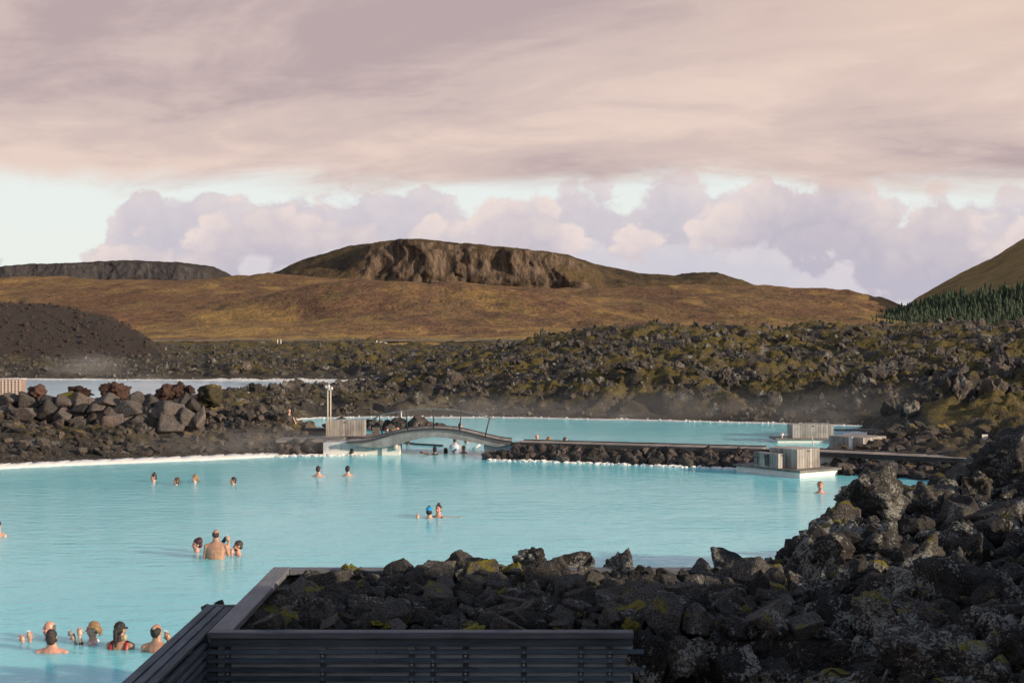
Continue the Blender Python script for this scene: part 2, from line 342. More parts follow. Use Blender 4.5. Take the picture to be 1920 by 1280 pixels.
def heathmat():
    m, t, b = newmat('heath'); pos = t.n('ShaderNodeNewGeometry').outputs['Position']
    v = t.vmul(pos, (1.0, 0.45, 1.6))
    a = t.noise(v, 0.011, 6, 0.6, 0.6); g = t.noise(t.vadd(v, (91, 17, 5)), 0.019, 6, 0.65, 0.4); f = t.noise(pos, 0.22, 4, 0.7); ff = t.noise(v, 0.06, 5, 0.7)
    col = t.mix(t.step(a, 0.42, 0.58), (0.135, 0.073, 0.050), (0.195, 0.120, 0.062))
    col = t.mix(t.math('MULTIPLY', t.step(g, 0.50, 0.62), 0.8), col, (0.33, 0.215, 0.072))
    col = t.mix(t.math('MULTIPLY', t.step(ff, 0.55, 0.68), 0.6), col, (0.080, 0.052, 0.030))
    col = t.mix(t.math('MULTIPLY', t.step(g, 0.42, 0.34), 0.6), col, (0.12, 0.095, 0.035))
    z = t.n('ShaderNodeSeparateXYZ', ins={0: pos}).outputs[2]
    patch = t.noise(t.vmul(pos, (0.006, 0.0035, 0.0)), 1.0, 4, 0.6, 0.5)
    col = t.mix(t.math('MULTIPLY', t.step(patch, 0.50, 0.62), 0.65), col, (0.115, 0.055, 0.042))
    col = t.mix(t.math('MULTIPLY', t.step(patch, 0.46, 0.36), 0.45), col, (0.27, 0.185, 0.065))
    col = t.mix(t.math('MULTIPLY', t.step(z, 9.0, 3.0), t.step(ff, 0.42, 0.6)), col, (0.40, 0.26, 0.09))
    col = t.mix(0.32, col, t.mix(t.step(f, 0.35, 0.65), (0.06, 0.035, 0.02), (0.32, 0.20, 0.09)))
    t.set(b.inputs['Base Color'], col); b.inputs['Roughness'].default_value = 0.95; b.inputs['Specular IOR Level'].default_value = 0.1
    bump(t, b, t.math('ADD', f, t.math('MULTIPLY', ff, 3.0)), 0.8, 1.5); return m
M_heath = heathmat()
def cliffmat(name, rock0, rock1, grass0, grass1):
    m, t, b = newmat(name); geo = t.n('ShaderNodeNewGeometry'); pos = geo.outputs['Position']
    nz = t.n('ShaderNodeSeparateXYZ', ins={0: geo.outputs['Normal']}).outputs[2]
    f = t.noise(pos, 0.07, 6, 0.7); st = t.noise(t.vmul(pos, (1.0, 1.0, 0.3)), 0.12, 5, 0.7); g = t.noise(pos, 0.018, 5, 0.65)
    rock = t.mix(t.step(st, 0.35, 0.65), rock0, rock1)
    grass = t.mix(t.step(g, 0.4, 0.6), grass0, grass1)
    grass = t.mix(0.35, grass, t.mix(t.step(f, 0.35, 0.65), [x*0.5 for x in grass0], grass1))
    k = t.step(t.math('ADD', nz, t.math('MULTIPLY', t.math('SUBTRACT', f, 0.5), 0.7)), 0.52, 0.72)
    t.set(b.inputs['Base Color'], t.mix(k, rock, grass)); b.inputs['Roughness'].default_value = 0.95; b.inputs['Specular IOR Level'].default_value = 0.1
    bump(t, b, t.math('ADD', f, st), 1.0, 5.0); return m
M_cliff = cliffmat('cliff', (0.050, 0.040, 0.033), (0.185, 0.135, 0.10), (0.060, 0.047, 0.034), (0.135, 0.094, 0.050))
M_farhill = cliffmat('far_cliff', (0.050, 0.048, 0.053), (0.088, 0.081, 0.083), (0.055, 0.050, 0.048), (0.078, 0.066, 0.060))  # cool grey rock colour stands in for distance haze
M_slope = cliffmat('right_slope', (0.19, 0.125, 0.075), (0.27, 0.18, 0.095), (0.24, 0.155, 0.068), (0.37, 0.25, 0.10))  # colours lightened so the barely lit slope looks sunlit
M_spruce = plain('spruce', (0.026, 0.046, 0.022), 0.85, 0.6, 0.12)
# ------------------------------------------------------------------ hills
def lerp_prof(x, pts):
    return np.interp(x, [p[0] for p in pts], [p[1] for p in pts])
def skyz(px, prof, dist): return CAM_H+(HOR-lerp_prof(px, prof))*dist/FPX

heath_prof = [(-900, 560), (-300, 535), (0, 525), (250, 522), (490, 520), (600, 523), (700, 527), (950, 540), (1200, 537), (1430, 540), (1560, 552), (1620, 563), (1652, 574), (1700, 594), (1760, 606), (2300, 606)]
X, Y = fan(-0.62, 0.62, 460, 362, 1900, 330)
px = 960+FPX*X/Y
ridge = skyz(px, heath_prof, 1400.0)
tt = np.clip((Y-390)/(1400-390), 0, 1)
rise = 0.12*tt+0.88*tt**1.75
Z = 2.0+(ridge-2.0)*rise
Z = np.where(Y > 1400, ridge-(Y-1400)*0.03, Z)
edge_r = sst(px, 1380, 1640)                                   # the right flank ends in a short steep face
Z = Z+edge_r*8*sst(Y, 950, 1150)*sst(-Y, -1400, -1250)*ridged(X/60, Y/90, 4, 60)
hx, hy = (845-960)*880/FPX, 880.0                              # the broad cone in the middle
rr = np.hypot((X-hx)/1.0, (Y-hy)/1.5)
ang = np.arctan2(Y-hy, X-hx)
cone = np.maximum(0, 20-rr*0.17*(1+0.22*np.sin(ang*3+1.0)))
Z = Z+cone*sst(Y, 420, 560)*0.95
hx2 = (600-960)*820/FPX; rr = np.hypot(X-hx2, (Y-820)/1.4); Z = Z+np.maximum(0, 6-rr*0.10)
amp = sst(Y, 400, 700)
Z = Z+amp*(fbm(X/140, Y/200, 4, 20)*7+fbm(X/22, Y/30, 4, 30)*1.6+ridged(X/60, Y/60, 3, 33)*1.3)+fbm(X/9, Y/12, 3, 36)*0.35
Z = Z-(1-sst(Y, 362, 376))*2.6
me = npmesh('heath_hill', np.stack([X, Y, Z], -1).reshape(-1, 3), gridfaces(*X.shape), M_heath)
tag(obj('heath_hill', me), 'broad brown and gold heath slope rising beyond the lava field', 'hill', kind='structure')
def heath_z(x, y):
    i = np.argmin(np.abs(Y[:, 0]-y)); j = np.argmin(np.abs(X[i]-x)); return float(Z[i, j])
HX, HY_, HZ = X, Y, Z

def tuya(name, prof, basepx, dist, mat, label, cliff=0.55, relief=16, sd=0, cl_range=None, foot=None):
    nu, nv = 420, 110
    pxs = np.linspace(prof[0][0], prof[-1][0], nu); v = np.linspace(0, 1.25, nv)
    PX, V = np.meshgrid(pxs, v)
    top = np.maximum(skyz(PX, prof, dist), 2.0); base = skyz(PX, [(p, basepx) for p in (0, 1)], dist-160)*0.55
    base = np.minimum(base, top-1)
    vv = np.clip(V, 0, 1)
    # talus, cliff, cap
    ck = sst(PX, cl_range[0], cl_range[0]+90)*sst(-PX, -cl_range[1], -cl_range[1]+130) if cl_range else np.ones_like(PX)
    zc = np.interp(vv, [0, 0.30, 0.72, 1.0], [0, 0.34, 0.93, 1.0]); yc = np.interp(vv, [0, 0.30, 0.72, 1.0], [-1, -0.50, -0.40, 0.0])
    zs = vv**0.85; ys = vv-1
    zz = zs+(zc-zs)*ck; yy = ys+(yc-ys)*ck
    Zt = base+(top-base)*zz
    back = np.clip(V-1, 0, 1)
    Zt = Zt-back*back*350
    Yt = dist+yy*230+back*900
    Xt = (PX-960)*dist/FPX
    rel = ridged(Xt/120+fbm(Xt/90, Zt/60, 2, 71)*0.3, Zt/160+3.3, 4, 70+sd)*relief*1.3+ridged(Xt/40, Zt/50, 4, 75+sd)*relief*0.35
    k = ck*np.interp(vv, [0, 0.22, 0.40, 0.70, 0.85, 1.0], [0.05, 0.3, 1.0, 1.0, 0.35, 0.0])
    big = pn(Xt/190, Zt*0+0.5, 90+sd)
    Yt = Yt-rel*(k+0.12*(1-back))-big*28*ck*np.interp(vv, [0, .3, .7, 1], [0.2, 1, 1, 0.1])
    Zt = Zt+fbm(Xt/30, Yt/30, 4, 95+sd)*3.0*np.minimum(1, (top-base)/25)
    me = npmesh(name, np.stack([Xt, Yt, Zt], -1).reshape(-1, 3), gridfaces(*Xt.shape), mat)
    return tag(obj(name, me), label, 'hill', kind='structure')
tuya('table_mountain', [(440, 560), (470, 535), (500, 518), (560, 490), (620, 470), (650, 462), (690, 458), (720, 454), (775, 449), (830, 454), (870, 457), (900, 460), (950, 466), (1000, 471), (1060, 478), (1085, 485), (1120, 497), (1200, 512), (1260, 516), (1300, 512), (1345, 512), (1390, 524), (1430, 540), (1480, 570)], 545, 2150, M_cliff,
     'flat topped mountain with a cliffed face in low sun', sd=0, cl_range=(640, 1160), relief=26)
tuya('distant_ridge', [(-500, 530), (-200, 512), (0, 501), (60, 495), (110, 494), (230, 488), (300, 490), (350, 493), (395, 499), (415, 508), (440, 522), (480, 560)], 545, 3600, M_farhill,
     'low dark flat ridge far off behind the heath', sd=5, cl_range=(-480, 470), relief=16)
for (bx, by, bs) in ((779, 527, 8.5), (812, 533, 7.0), (861, 505, 10.0), (912, 529, 6.0)):      # fallen blocks below the cliff
    q = Q(bx, by, 1760 if by > 515 else 1900)
    bm = bmesh.new(); bmesh.ops.create_icosphere(bm, subdivisions=3, radius=bs)
    for v_ in bm.verts: v_.co *= 1+0.45*mnoise.noise(v_.co*0.16+Vector((bx, 0, 0)))
    bo = bmobj('boulder', bm, M_cliff, None, q, (0, 0, bx), True)
    tag(bo, {779: 'pale boulder at the foot of the lit cliff pillar', 812: 'low pale boulder just right of the pillar foot boulder', 861: 'brown outcrop block in the shaded cliff recess', 912: 'small boulder under the right end of the shaded recess'}[bx], 'boulder', 'blocks fallen below the cliff')

# right-hand hill and its spruce wood
X, Y = fan(0.22, 0.80, 220, 760, 1900, 150)
px = 960+FPX*X/Y
prof_r = [(1500, 650), (1600, 630), (1700, 572), (1722, 557), (1770, 533), (1820, 508), (1870, 480), (1920, 449), (2050, 380), (2300, 300), (3200, 200)]
top = skyz(px, prof_r, 1300.0)
tt = np.clip((Y-760)/(1300-760), 0, 1)
Z = 3+(np.maximum(top, -20)-3)*tt**1.15
Z = np.where(Y > 1300, top-(Y-1300)*0.15, Z)+fbm(X/60, Y/60, 5, 44)*4+ridged(X/30, Y/70, 3, 47)*2.0
me = npmesh('steep_hill', np.stack([X, Y, Z], -1).reshape(-1, 3), gridfaces(*X.shape), M_slope)
tag(obj('steep_hill', me), 'steep brown hillside rising out of frame above the spruces', 'hill', kind='structure')
# wood: many small spruces, one mass
def spruce(h, r, sd):
    rg = random.Random(sd); V, Fc = [], []
    for k in range(5):
        z0 = h*(0.06+0.19*k); z1 = z0+h*0.36 if k < 4 else h; rr = r*(1-0.19*k); n = 7; b = len(V)
        V.append((0, 0, min(z1, h)))
        for j in range(n):
            a = 2*math.pi*(j+rg.random()*0.5)/n; q = rr*(0.65+0.5*rg.random()); V.append((q*math.cos(a), q*math.sin(a), z0-h*0.03*rg.random()))
        Fc += [(b, b+1+j, b+1+(j+1) % n) for j in range(n)]
    return np.array(V), np.array(Fc)
sp_v = [spruce(1.0, 0.27, i) for i in range(6)]
VV, FF, off = [], [], 0
rs = np.random.RandomState(4); cnt = 0
while cnt < 3000:
    pxx = rs.uniform(1560, 2150); topy = np.interp(pxx, [1560, 1600, 1650, 1720, 1800, 1850, 1920, 2150], [605, 600, 585, 567, 552, 545, 540, 530])
    y = rs.uniform(720, 1120); x = (pxx-960)*y/FPX
    if y < 762: z = 3.0
    else:
        i = np.argmin(np.abs(Y[:, 0]-y)); j = np.argmin(np.abs(X[i]-x)); z = float(Z[i, j])
    py = HOR-(z-CAM_H)*FPX/y
    if py < topy+6 or py > 650: continue
    h = rs.uniform(3.5, 10.0); a = rs.uniform(0, 6.28); v, f = sp_v[rs.randint(6)]
    c, s_ = math.cos(a), math.sin(a); v = v*h
    v = np.stack([v[:, 0]*c-v[:, 1]*s_+x, v[:, 0]*s_+v[:, 1]*c+y, v[:, 2]+z-0.3], -1)
    VV.append(v); FF.append(f+off); off += len(v); cnt += 1
me = npmesh('forest', np.concatenate(VV), np.concatenate(FF), M_spruce, False)
tag(obj('forest', me), 'dark green spruce wood below the steep hillside', 'forest', kind='stuff')

# ------------------------------------------------------------------ base ground sheet to the horizon
bm = bmesh.new(); vs = [bm.verts.new(p) for p in ((-9000, -200, -1.6), (9000, -200, -1.6), (9000, 12000, -1.6), (-9000, 12000, -1.6))]; bm.faces.new(vs)
tag(bmobj('ground', bm, M_heath), 'level brown ground under everything out to the horizon', 'ground', kind='structure')
# ------------------------------------------------------------------ lagoon outline and lava terrain
lag = [P(-2600, 960), P(-500, 896), P(-200, 886), P(0, 877), P(120, 871), P(250, 866), P(400, 860), P(490, 855.5), P(600, 853), P(700, 850),
       P(712, 842), P(700, 826), P(640, 812), P(590, 801), P(566, 793), P(560, 787), P(600, 784), P(690, 782.5), P(750, 783), P(900, 783), P(1000, 784), P(1100, 786.5), P(1200, 788), P(1300, 790.5), P(1400, 793),
       P(1480, 795.5), P(1570, 798), P(1660, 801), P(1690, 804), P(1650, 809), P(1580, 812), P(1670, 830), P(1700, 848), P(1600, 860), P(1580, 872), P(1575, 884), P(1640, 888), P(1720, 894), P(1800, 915), P(1830, 960),
       Vector((9.5, 24.5, 0)), Vector((6.0, 22.0, 0)), Vector((4.0, 19.6, 0)), Vector((2, 18.3, 0)), Vector((-3, 17.0, 0)), Vector((-3.2, 6, 0)), Vector((-60, 2, 0))]
pool = [P(-500, 756), P(0, 754), P(200, 750), P(380, 744), P(500, 739), P(600, 736), P(660, 732), P(700, 727), P(706, 719), P(690, 716), P(500, 714), P(200, 712), P(0, 711), P(-500, 710)]

def lava_h(X, Y, detail=True):
    pxx = 960+FPX*X/Y
    ts = np.minimum(polysd(X, Y, lag)+0.35*pn(X*0.7, Y*0.7, 3), 60); tp = polysd(X, Y, pool)+0.5*pn(X*0.4, Y*0.4, 4)
    t = np.minimum(ts, tp)
    # right lava hill
    crest = lerp_prof(pxx, [(560, 0.35), (690, 0.45), (750, 1.0), (850, 1.7), (1000, 3.3), (1130, 4.1), (1380, 4.5), (1500, 4.3), (1700, 4.8), (1920, 5.2), (2400, 6)])
    hill = crest*(0.45*sst(ts, 0.3, 9)+0.55*sst(Y, 84, 128))
    hill = np.where(Y > 135, hill*(1-0.5*sst(Y, 140, 220)), hill)
    far = 0.2+1.1*sst(Y, 170, 330)
    bank = 0.15+0.7*sst(ts, 0.8, 5.5)+0.45*sst(ts, 6.5, 10)
    beyond = sst(Y, 138, 150)*sst(-pxx, -760, -690)
    left = sst(-pxx, -705, -560)
    h = hill*(1-left)+left*(bank*sst(-Y, -76, -70)+sst(Y, 70, 76)*(0.12+0.40*sst(pxx, 370, 430)-0.15*sst(pxx, 520, 600)))
    h = h*(1-beyond)+beyond*far
    # right shore with rubble mound beside the small boxes
    rm = P(1740, 812, 0); rr = np.hypot((X-rm.x)/6.0, (Y-(rm.y-6))/5.0); h = np.where((Y < 74) & (X > 8), 0.45+1.1*np.exp(-rr*rr*1.2), h)
    h = np.where((Y < 50) & (X > 6), 0.5, h)
    inner = sst(t, 0.0, 1.3)
    h = h*inner
    if detail:
        a = sst(t, 0.4, 5.0)
        hi = (1-left)*(1-beyond)
        br = a*(1.05*blocks(X, Y, 5.0, 1)+0.35*blocks(X, Y, 2.2, 2)+0.22*blocks(X, Y, 1.0, 5)-0.55+0.55*ridged(X/3.1, Y/3.1, 4, 15))
        br = br*np.where(left > 0.5, np.where(pxx < 390, 0.16, 0.4), np.where(Y < 80, np.where(pxx > 1600, 1.15, 0.55), 0.7))*np.where(beyond > 0.5, 2.0, 1.0)
        fine = a*(0.18*blocks(X, Y, 0.5, 8)+0.30*fbm(X*1.2, Y*1.2, 3, 9)+0.28*ridged(X*0.45, Y*0.45, 4, 14)-0.1)*np.where(Y < 76, 0.7, 1.0)
        big = a*1.3*fbm(X/16, Y/16, 3, 12)*hi*sst(Y, 80, 95)
        h = h+br+fine+big+beyond*0.9*a*fbm(X/12, Y/25, 3, 13)
    h = np.where(t < 0, np.maximum(-1.2, t*0.5), np.maximum(h, 0.03))
    w = np.where(tp < ts, np.where(Y > 130, 1.0, 1.6), np.where(left > 0.5, 0.35, np.where(Y < 70, 0.6, 0.9)))
    if detail: w = w*(0.8+0.7*pn(X*0.5, Y*0.5, 17))
    sil = np.clip(1-(t-0.1)/np.maximum(w, 0.2), 0, 1)*(t > -0.6)
    return h, np.clip(sil*1.6, 0, 1), t

X, Y = fan(-0.60, 0.60, 620, 44, 420, 600)
Z, sil, t = lava_h(X, Y)
me = npmesh('lava_field', np.stack([X, Y, Z], -1).reshape(-1, 3), gridfaces(*X.shape), M_field)
at = me.attributes.new('silica', 'FLOAT', 'POINT'); at.data.foreach_set('value', sil.astype(np.float32).ravel())
lava = tag(obj('lava_field', me), 'rough black lava field with moss and white silica shores', 'lava field', kind='structure')

# ------------------------------------------------------------------ rocks
def rockmesh(name, sd, sub, nplanes=11, amp=0.12, mat=None, squash=1.0, rough=3.0):
    bm = bmesh.new(); bmesh.ops.create_icosphere(bm, subdivisions=sub, radius=1.0)
    rg = random.Random(sd); pl = []
    e = Euler((rg.uniform(0, 6), rg.uniform(0, 6), rg.uniform(0, 6))).to_matrix()
    for ax in ((1, 0, 0), (-1, 0, 0), (0, 1, 0), (0, -1, 0), (0, 0, 1), (0, 0, -1)):
        v = (e @ Vector(ax)+Vector((rg.gauss(0, .22), rg.gauss(0, .22), rg.gauss(0, .22)))).normalized(); pl.append((v, rg.uniform(0.52, 0.80)))
    for _ in range(max(0, nplanes-6)):
        v = Vector((rg.gauss(0, 1), rg.gauss(0, 1), rg.gauss(0, 1))).normalized(); pl.append((v, rg.uniform(0.66, 0.92)))
    o = Vector((sd*3.7, sd*1.3, 0))
    for v in bm.verts:
        n = v.co.normalized(); r = 1.25
        for pv_, pd in pl:
            c = n.dot(pv_)
            if c > 0.05: r = min(r, pd/c)
        r *= 1+amp*mnoise.fractal(n*rough+o, 0.8, 2.1, 6 if sub > 4 else 4)+0.5*amp*mnoise.noise(n*1.3+o)
        v.co = n*r; v.co.z *= squash
    me = bpy.data.meshes.new(name); bm.to_mesh(me); bm.free()
    me.polygons.foreach_set('use_smooth', [sub >= 4]*len(me.polygons))
    if mat: me.materials.append(mat)
    return me
def rocknp(sd, sub, **k):
    me = rockmesh('tmp', sd, sub, **k); V = np.empty(len(me.vertices)*3); me.vertices.foreach_get('co', V)
    Fc = np.empty(len(me.loops), dtype=np.int32); me.loops.foreach_get('vertex_index', Fc); bpy.data.meshes.remove(me)
    return V.reshape(-1, 3), Fc.reshape(-1, 3)
mid = [rocknp(150+i, 3, amp=0.16) for i in range(6)]
low = [rocknp(100+i, 2, amp=0.22) for i in range(8)]; lowest = [rocknp(200+i, 1, amp=0.25) for i in range(8)]
def scatter(name, pts, sizes, mat, parent, label=None, lib=lowest, sd=1, tall=1.0):
    rs = np.random.RandomState(sd); VV, FF, off = [], [], 0
    for p, s in zip(pts, sizes):
        v, f = lib[rs.randint(len(lib))]
        e = np.array(Euler(rs.uniform(0, 6.28, 3)).to_matrix()); v = (v*(s*rs.uniform(0.7, 1.3, 3)))@e.T
        v = v*np.array([1, 1, tall])+np.array(p); VV.append(v); FF.append(f+off); off += len(v)
    o = obj(name, npmesh(name, np.concatenate(VV), np.concatenate(FF), mat, False), parent); o['kind'] = 'stuff'
    return o
def variants(tagname, n, sub, mat, amp=0.12, np_=11, sd0=0, **k): return [rockmesh('%s_%d' % (tagname, i), sd0+i, sub, np_, amp, mat, **k) for i in range(n)]
def place(parent, meshes, p, s, name='rock', flat=(0.65, 0.95)):
    return obj(name, rng.choice(meshes), parent, p, (rng.uniform(-0.5, 0.5), rng.uniform(-0.5, 0.5), rng.uniform(0, 6.28)),
               (s*rng.uniform(0.8, 1.25), s*rng.uniform(0.75, 1.15), s*rng.uniform(*flat)))

# rocks of the lava hill: the 300 that show largest are pieces, the rest one mass
v_field = variants('field_rock', 8, 3, M_fieldrock, 0.28, 9, 300)
rs = np.random.RandomState(21)
N = 60000; u = rs.uniform(-0.5, 0.52, N); y = 70*(300/70)**rs.uniform(0, 1, N); x = u*y
h, sl_, t_ = lava_h(x, y); pxx = 960+u*FPX
clus = sst(fbm(x/9, y/12, 3, 131)+0.25*fbm(x/3, y/3, 2, 133), -0.30, 0.22)
keep = (rs.uniform(0, 1, N) < 0.25+0.75*clus) & (t_ > 0.8) & ((y > 76) | (pxx > 1600)) & (rs.uniform(0, 1, N) < np.where((pxx > 1560) & (y < 90), 1.0, np.where(pxx > 640, 0.62, 0.45)))
keep &= ~((pxx < 400) & (y < 112)) & ~((pxx < 720) & (y < 76))
x, y, h, pxx = x[keep], y[keep], h[keep], pxx[keep]
size = np.exp(rs.normal(-2.05, 0.66, len(x)))*np.clip(y/100, 0.75, 1.8); size = np.clip(size, 0.06, 0.62)*np.where((pxx > 1600) & (y < 84), 1.45, 1.0)
order = np.argsort(-(size/y)*((pxx > 0) & (pxx < 1920) & (h > 0.2)))
for i in order[:290]:
    place(lava, v_field, (x[i], y[i], h[i]+size[i]*0.05), size[i]*0.95, flat=(0.7, 1.4))
i = order[290:19000]; near_ = i[y[i] < 125]; far_ = i[y[i] >= 125]
scatter('rubble', np.stack([x[near_], y[near_], h[near_]+size[near_]*0.05], -1), size[near_]*0.85, M_fieldrock_s, lava, lib=low, sd=3, tall=1.2)
scatter('rubble', np.stack([x[far_], y[far_], h[far_]+size[far_]*0.05], -1), size[far_]*0.85, M_fieldrock_s, lava, sd=4, tall=1.2)
# white silica-crusted lumps along the far shores
pts, szs = [], []
sh = [(p, q) for p, q in zip(lag[15:27], lag[16:28])]+[(p, q) for p, q in zip(pool[8:13], pool[9:14])]
for a, b in sh:
    L = (b-a).length
    for k in range(int(L*4.5)):
        p = a.lerp(b, rng.random()); pts.append((p.x+rng.uniform(-.4, .4), p.y+rng.uniform(-0.3, 0.9), 0.04)); szs.append(min(0.075, abs(rng.gauss(0.0, 0.03))+0.03))
scatter('silica_crust', pts, szs, M_silica, lava, sd=5)

# ------------------------------------------------------------------ water
bm = bmesh.new(); vs = [bm.verts.new(p) for p in ((-90, 4, 0), (40, 4, 0), (40, 86, 0), (-90, 86, 0))]; bm.faces.new(vs)
tag(bmobj('lagoon_water', bm, M_water), 'milky turquoise lagoon water', 'water', kind='structure')
bm = bmesh.new(); vs = [bm.verts.new(p) for p in ((-110, 88, 0.0), (4, 88, 0.0), (4, 156, 0.0), (-110, 156, 0.0))]; bm.faces.new(vs)
tag(bmobj('pool_water', bm, M_pool), 'pale milky pool behind the boulder wall', 'water', kind='structure')

# ------------------------------------------------------------------ dark gravel heap, road, roadside things
X, Y = fan(-0.62, -0.20, 200, 215, 330, 150)
px = 960+FPX*X/Y
prof = [(-700, 600), (-300, 575), (-100, 570), (0, 572), (60, 573), (100, 577), (130, 584), (160, 588), (200, 598), (235, 612), (265, 628), (290, 645), (310, 662), (400, 690)]
topz = skyz(px, prof, 262.0)
Z = np.minimum(topz, 0.3+(Y-222)*0.32)
Z = np.where(Y > 265, np.minimum(Z, topz-(Y-265)*0.5), Z)+0.35*fbm(X/6, Y/6, 4, 61)+0.28*blocks(X, Y, 1.3, 62)
Z = np.maximum(Z, -1.2)
me = npmesh('gravel_heap', np.stack([X, Y, Z], -1).reshape(-1, 3), gridfaces(*X.shape), M_gravel)
heap = tag(obj('gravel_heap', me), 'big dark heap of broken lava gravel', 'gravel heap', kind='structure')
rs = np.random.RandomState(8); ii = rs.randint(0, X.size, 5200); zz = Z.ravel()[ii]; kk = zz > 0.2
scatter('gravel', np.stack([X.ravel()[ii], Y.ravel()[ii], zz], -1)[kk], np.clip(np.exp(rs.normal(-1.2, 0.45, kk.sum())), 0.1, 0.9), M_gravel, heap, sd=9)
bm = bmesh.new(); vs = [bm.verts.new(p) for p in ((-250, 374, 2.15), (60, 374, 2.15), (60, 383, 2.2), (-250, 383, 2.2))]; bm.faces.new(vs)
road = tag(bmobj('road', bm, M_asphalt), 'grey road crossing in front of the heath', 'road', kind='structure')
bm = bmesh.new(); box(bm, (-170, 373.0, 2.55), (60, 373.08, 2.75)); gr = bmobj('guard_rail', bm, M_steel); tag(gr, 'thin steel guard rail beside the far road', 'guard rail')
for k in range(58): boxobj('post', (-0.05, -0.05, 0), (0.05, 0.05, 0.7), M_steel, gr, (-170+4*k+0.5, 373.2, 2.0))
for (pxp, ph, lab) in ((491, 0.62, 'shorter white marker post, leftmost of the short pair'), (495, 0.62, 'shorter white marker post close beside the leftmost one'), (506, 0.4, 'lowest white marker post between the two pairs'), (520.5, 1.25, 'taller white marker post, left one of the tall pair'), (526.5, 1.25, 'taller white marker post, right one of the tall pair')):
    q = Q(pxp, 646, 345)
    bm = bmesh.new(); tube(bm, [(0, 0, -0.6), (0, 0, ph)], 0.11, 8); tube(bm, [(0, 0, ph), (0, 0, ph+0.06)], [0.11, 0.03], 8)
    tag(bmobj('marker_post', bm, M_white, None, q), lab, 'post', 'white marker posts by the far road')
q = Q(708, 646.5, 345); tp = empty('white_tarpaulin', q)
for nm, loc, sc_, m_ in (('cover', (0.35, 0, 0.35), (1.25, 0.9, 0.42), M_white), ('cover', (-1.35, 0, 0.3), (0.75, 0.7, 0.42), M_white), ('knot', (-0.2, 0, 0.82), (0.17, 0.17, 0.25), M_white), ('edge_flap', (1.6, 0, 0.46), (0.7, 0.5, 0.16), M_white)):
    bm = bmesh.new(); bmesh.ops.create_icosphere(bm, subdivisions=3, radius=1)
    for v_ in bm.verts: v_.co *= 1+0.25*mnoise.noise(v_.co*1.6+Vector(loc))
    o = bmobj(nm, bm, m_, tp, loc, (0, 0, 0), True); o.scale = sc_
tag(tp, 'small white draped shape lying beyond the lava field', 'tarpaulin')
# ------------------------------------------------------------------ left bank: boulder wall, lava lumps, rubble slope
v_wall = variants('wall_boulder', 9, 4, M_wallrock, 0.05, 10, 400)
v_bank = variants('bank_rock', 8, 3, M_bankrock, 0.12, 10, 420)
v_red = variants('lava_lump', 4, 4, M_redlava, 0.42, 14, 440, rough=2.6)
wall = empty('boulder_wall', (0, 0, 0)); tag(wall, 'dry wall of big fitted grey boulders on the left bank', 'stone wall')
zsc = 3.69
rows = [(60, 235, 135, 90), (195, 240, 140, 100), (330, 238, 120, 80), (450, 240, 125, 120), (585, 235, 150, 95), (740, 240, 165, 95), (890, 290, 165, 95), (945, 235, 100, 90),
        (20, 320, 90, 90), (100, 320, 110, 80), (200, 312, 150, 80), (340, 302, 130, 95), (450, 335, 130, 115), (545, 365, 95, 90), (560, 295, 120, 70), (640, 340, 75, 90), (700, 375, 105, 105), (670, 280, 120, 60), (780, 300, 110, 60), (825, 380, 155, 130), (980, 388, 145, 130), (1045, 385, 65, 130), (1010, 320, 80, 90),
        (1180, 388, 225, 115), (1190, 285, 175, 95), (1050, 250, 105, 80), (1078, 312, 70, 85), (1270, 250, 70, 90), (1325, 265, 85, 85), (1312, 352, 105, 95), (1380, 345, 65, 115), (1265, 400, 80, 80), (1240, 330, 80, 60),
        (-90, 240, 140, 100), (-60, 320, 130, 90), (-220, 250, 140, 110), (-200, 330, 150, 100), (-340, 260, 150, 120)]
for (zx, zy, w, hh) in rows:
    dist = 60.5-zx*0.0012+ (0.0 if zy > 270 else 0.45)
    q = Q(zx/zsc, 690+zy/zsc, dist); k = dist/FPX/zsc
    o = obj('boulder', rng.choice(v_wall), wall, q, (rng.uniform(-.25, .25), rng.uniform(-.25, .25), rng.choice((0, 1.57, 3.14, 4.71))+rng.uniform(-.3, .3)), (w*k*0.74, max(w, hh)*k*0.6, hh*k*0.78))
for (zx, zy, w, hh, lab) in ((262, 165, 150, 85, 'red brown lava lump on the boulder wall, nearest the white lattice crate'), (550, 165, 155, 85, 'dark red lava lump on the wall, second from the lattice crate'), (810, 162, 195, 105, 'wide red lava lump on the wall beside the gap'), (1150, 172, 175, 125, 'tall rust red lava lump topping the wall after the gap'), (1235, 160, 110, 100, 'small brown lava lump leaning on the tall rust red one'), (1316, 152, 65, 70, 'dark little lava knob at the wall end')):
    q = Q(zx/zsc, 690+zy/zsc, 61.2); k = 61.2/FPX/zsc
    tag(obj('lava_lump', rng.choice(v_red), None, q, (0, 0, rng.uniform(0, 6)), (w*k*0.58, w*k*0.5, hh*k*0.62)), lab, 'lava lump', 'lava lumps on the boulder wall')
M_mosslump = rockmat('mossy_lump', (0.05, 0.045, 0.03), (0.10, 0.085, 0.05), 1.0, moss=0.9, relief=0.1, mosscol=((0.09, 0.07, 0.015), (0.20, 0.14, 0.03)), mossup=(0.0, 0.4))
q = Q(1455/zsc, 690+190/zsc, 63.5); k = 63.5/FPX/zsc
tag(obj('mossy_mound', rockmesh('mossy_mound', 470, 4, 9, 0.2, M_mosslump), None, q, (0, 0, 0.4), (105*k, 90*k, 92*k)), 'rounded lava lump overgrown with brown green moss', 'lava lump')
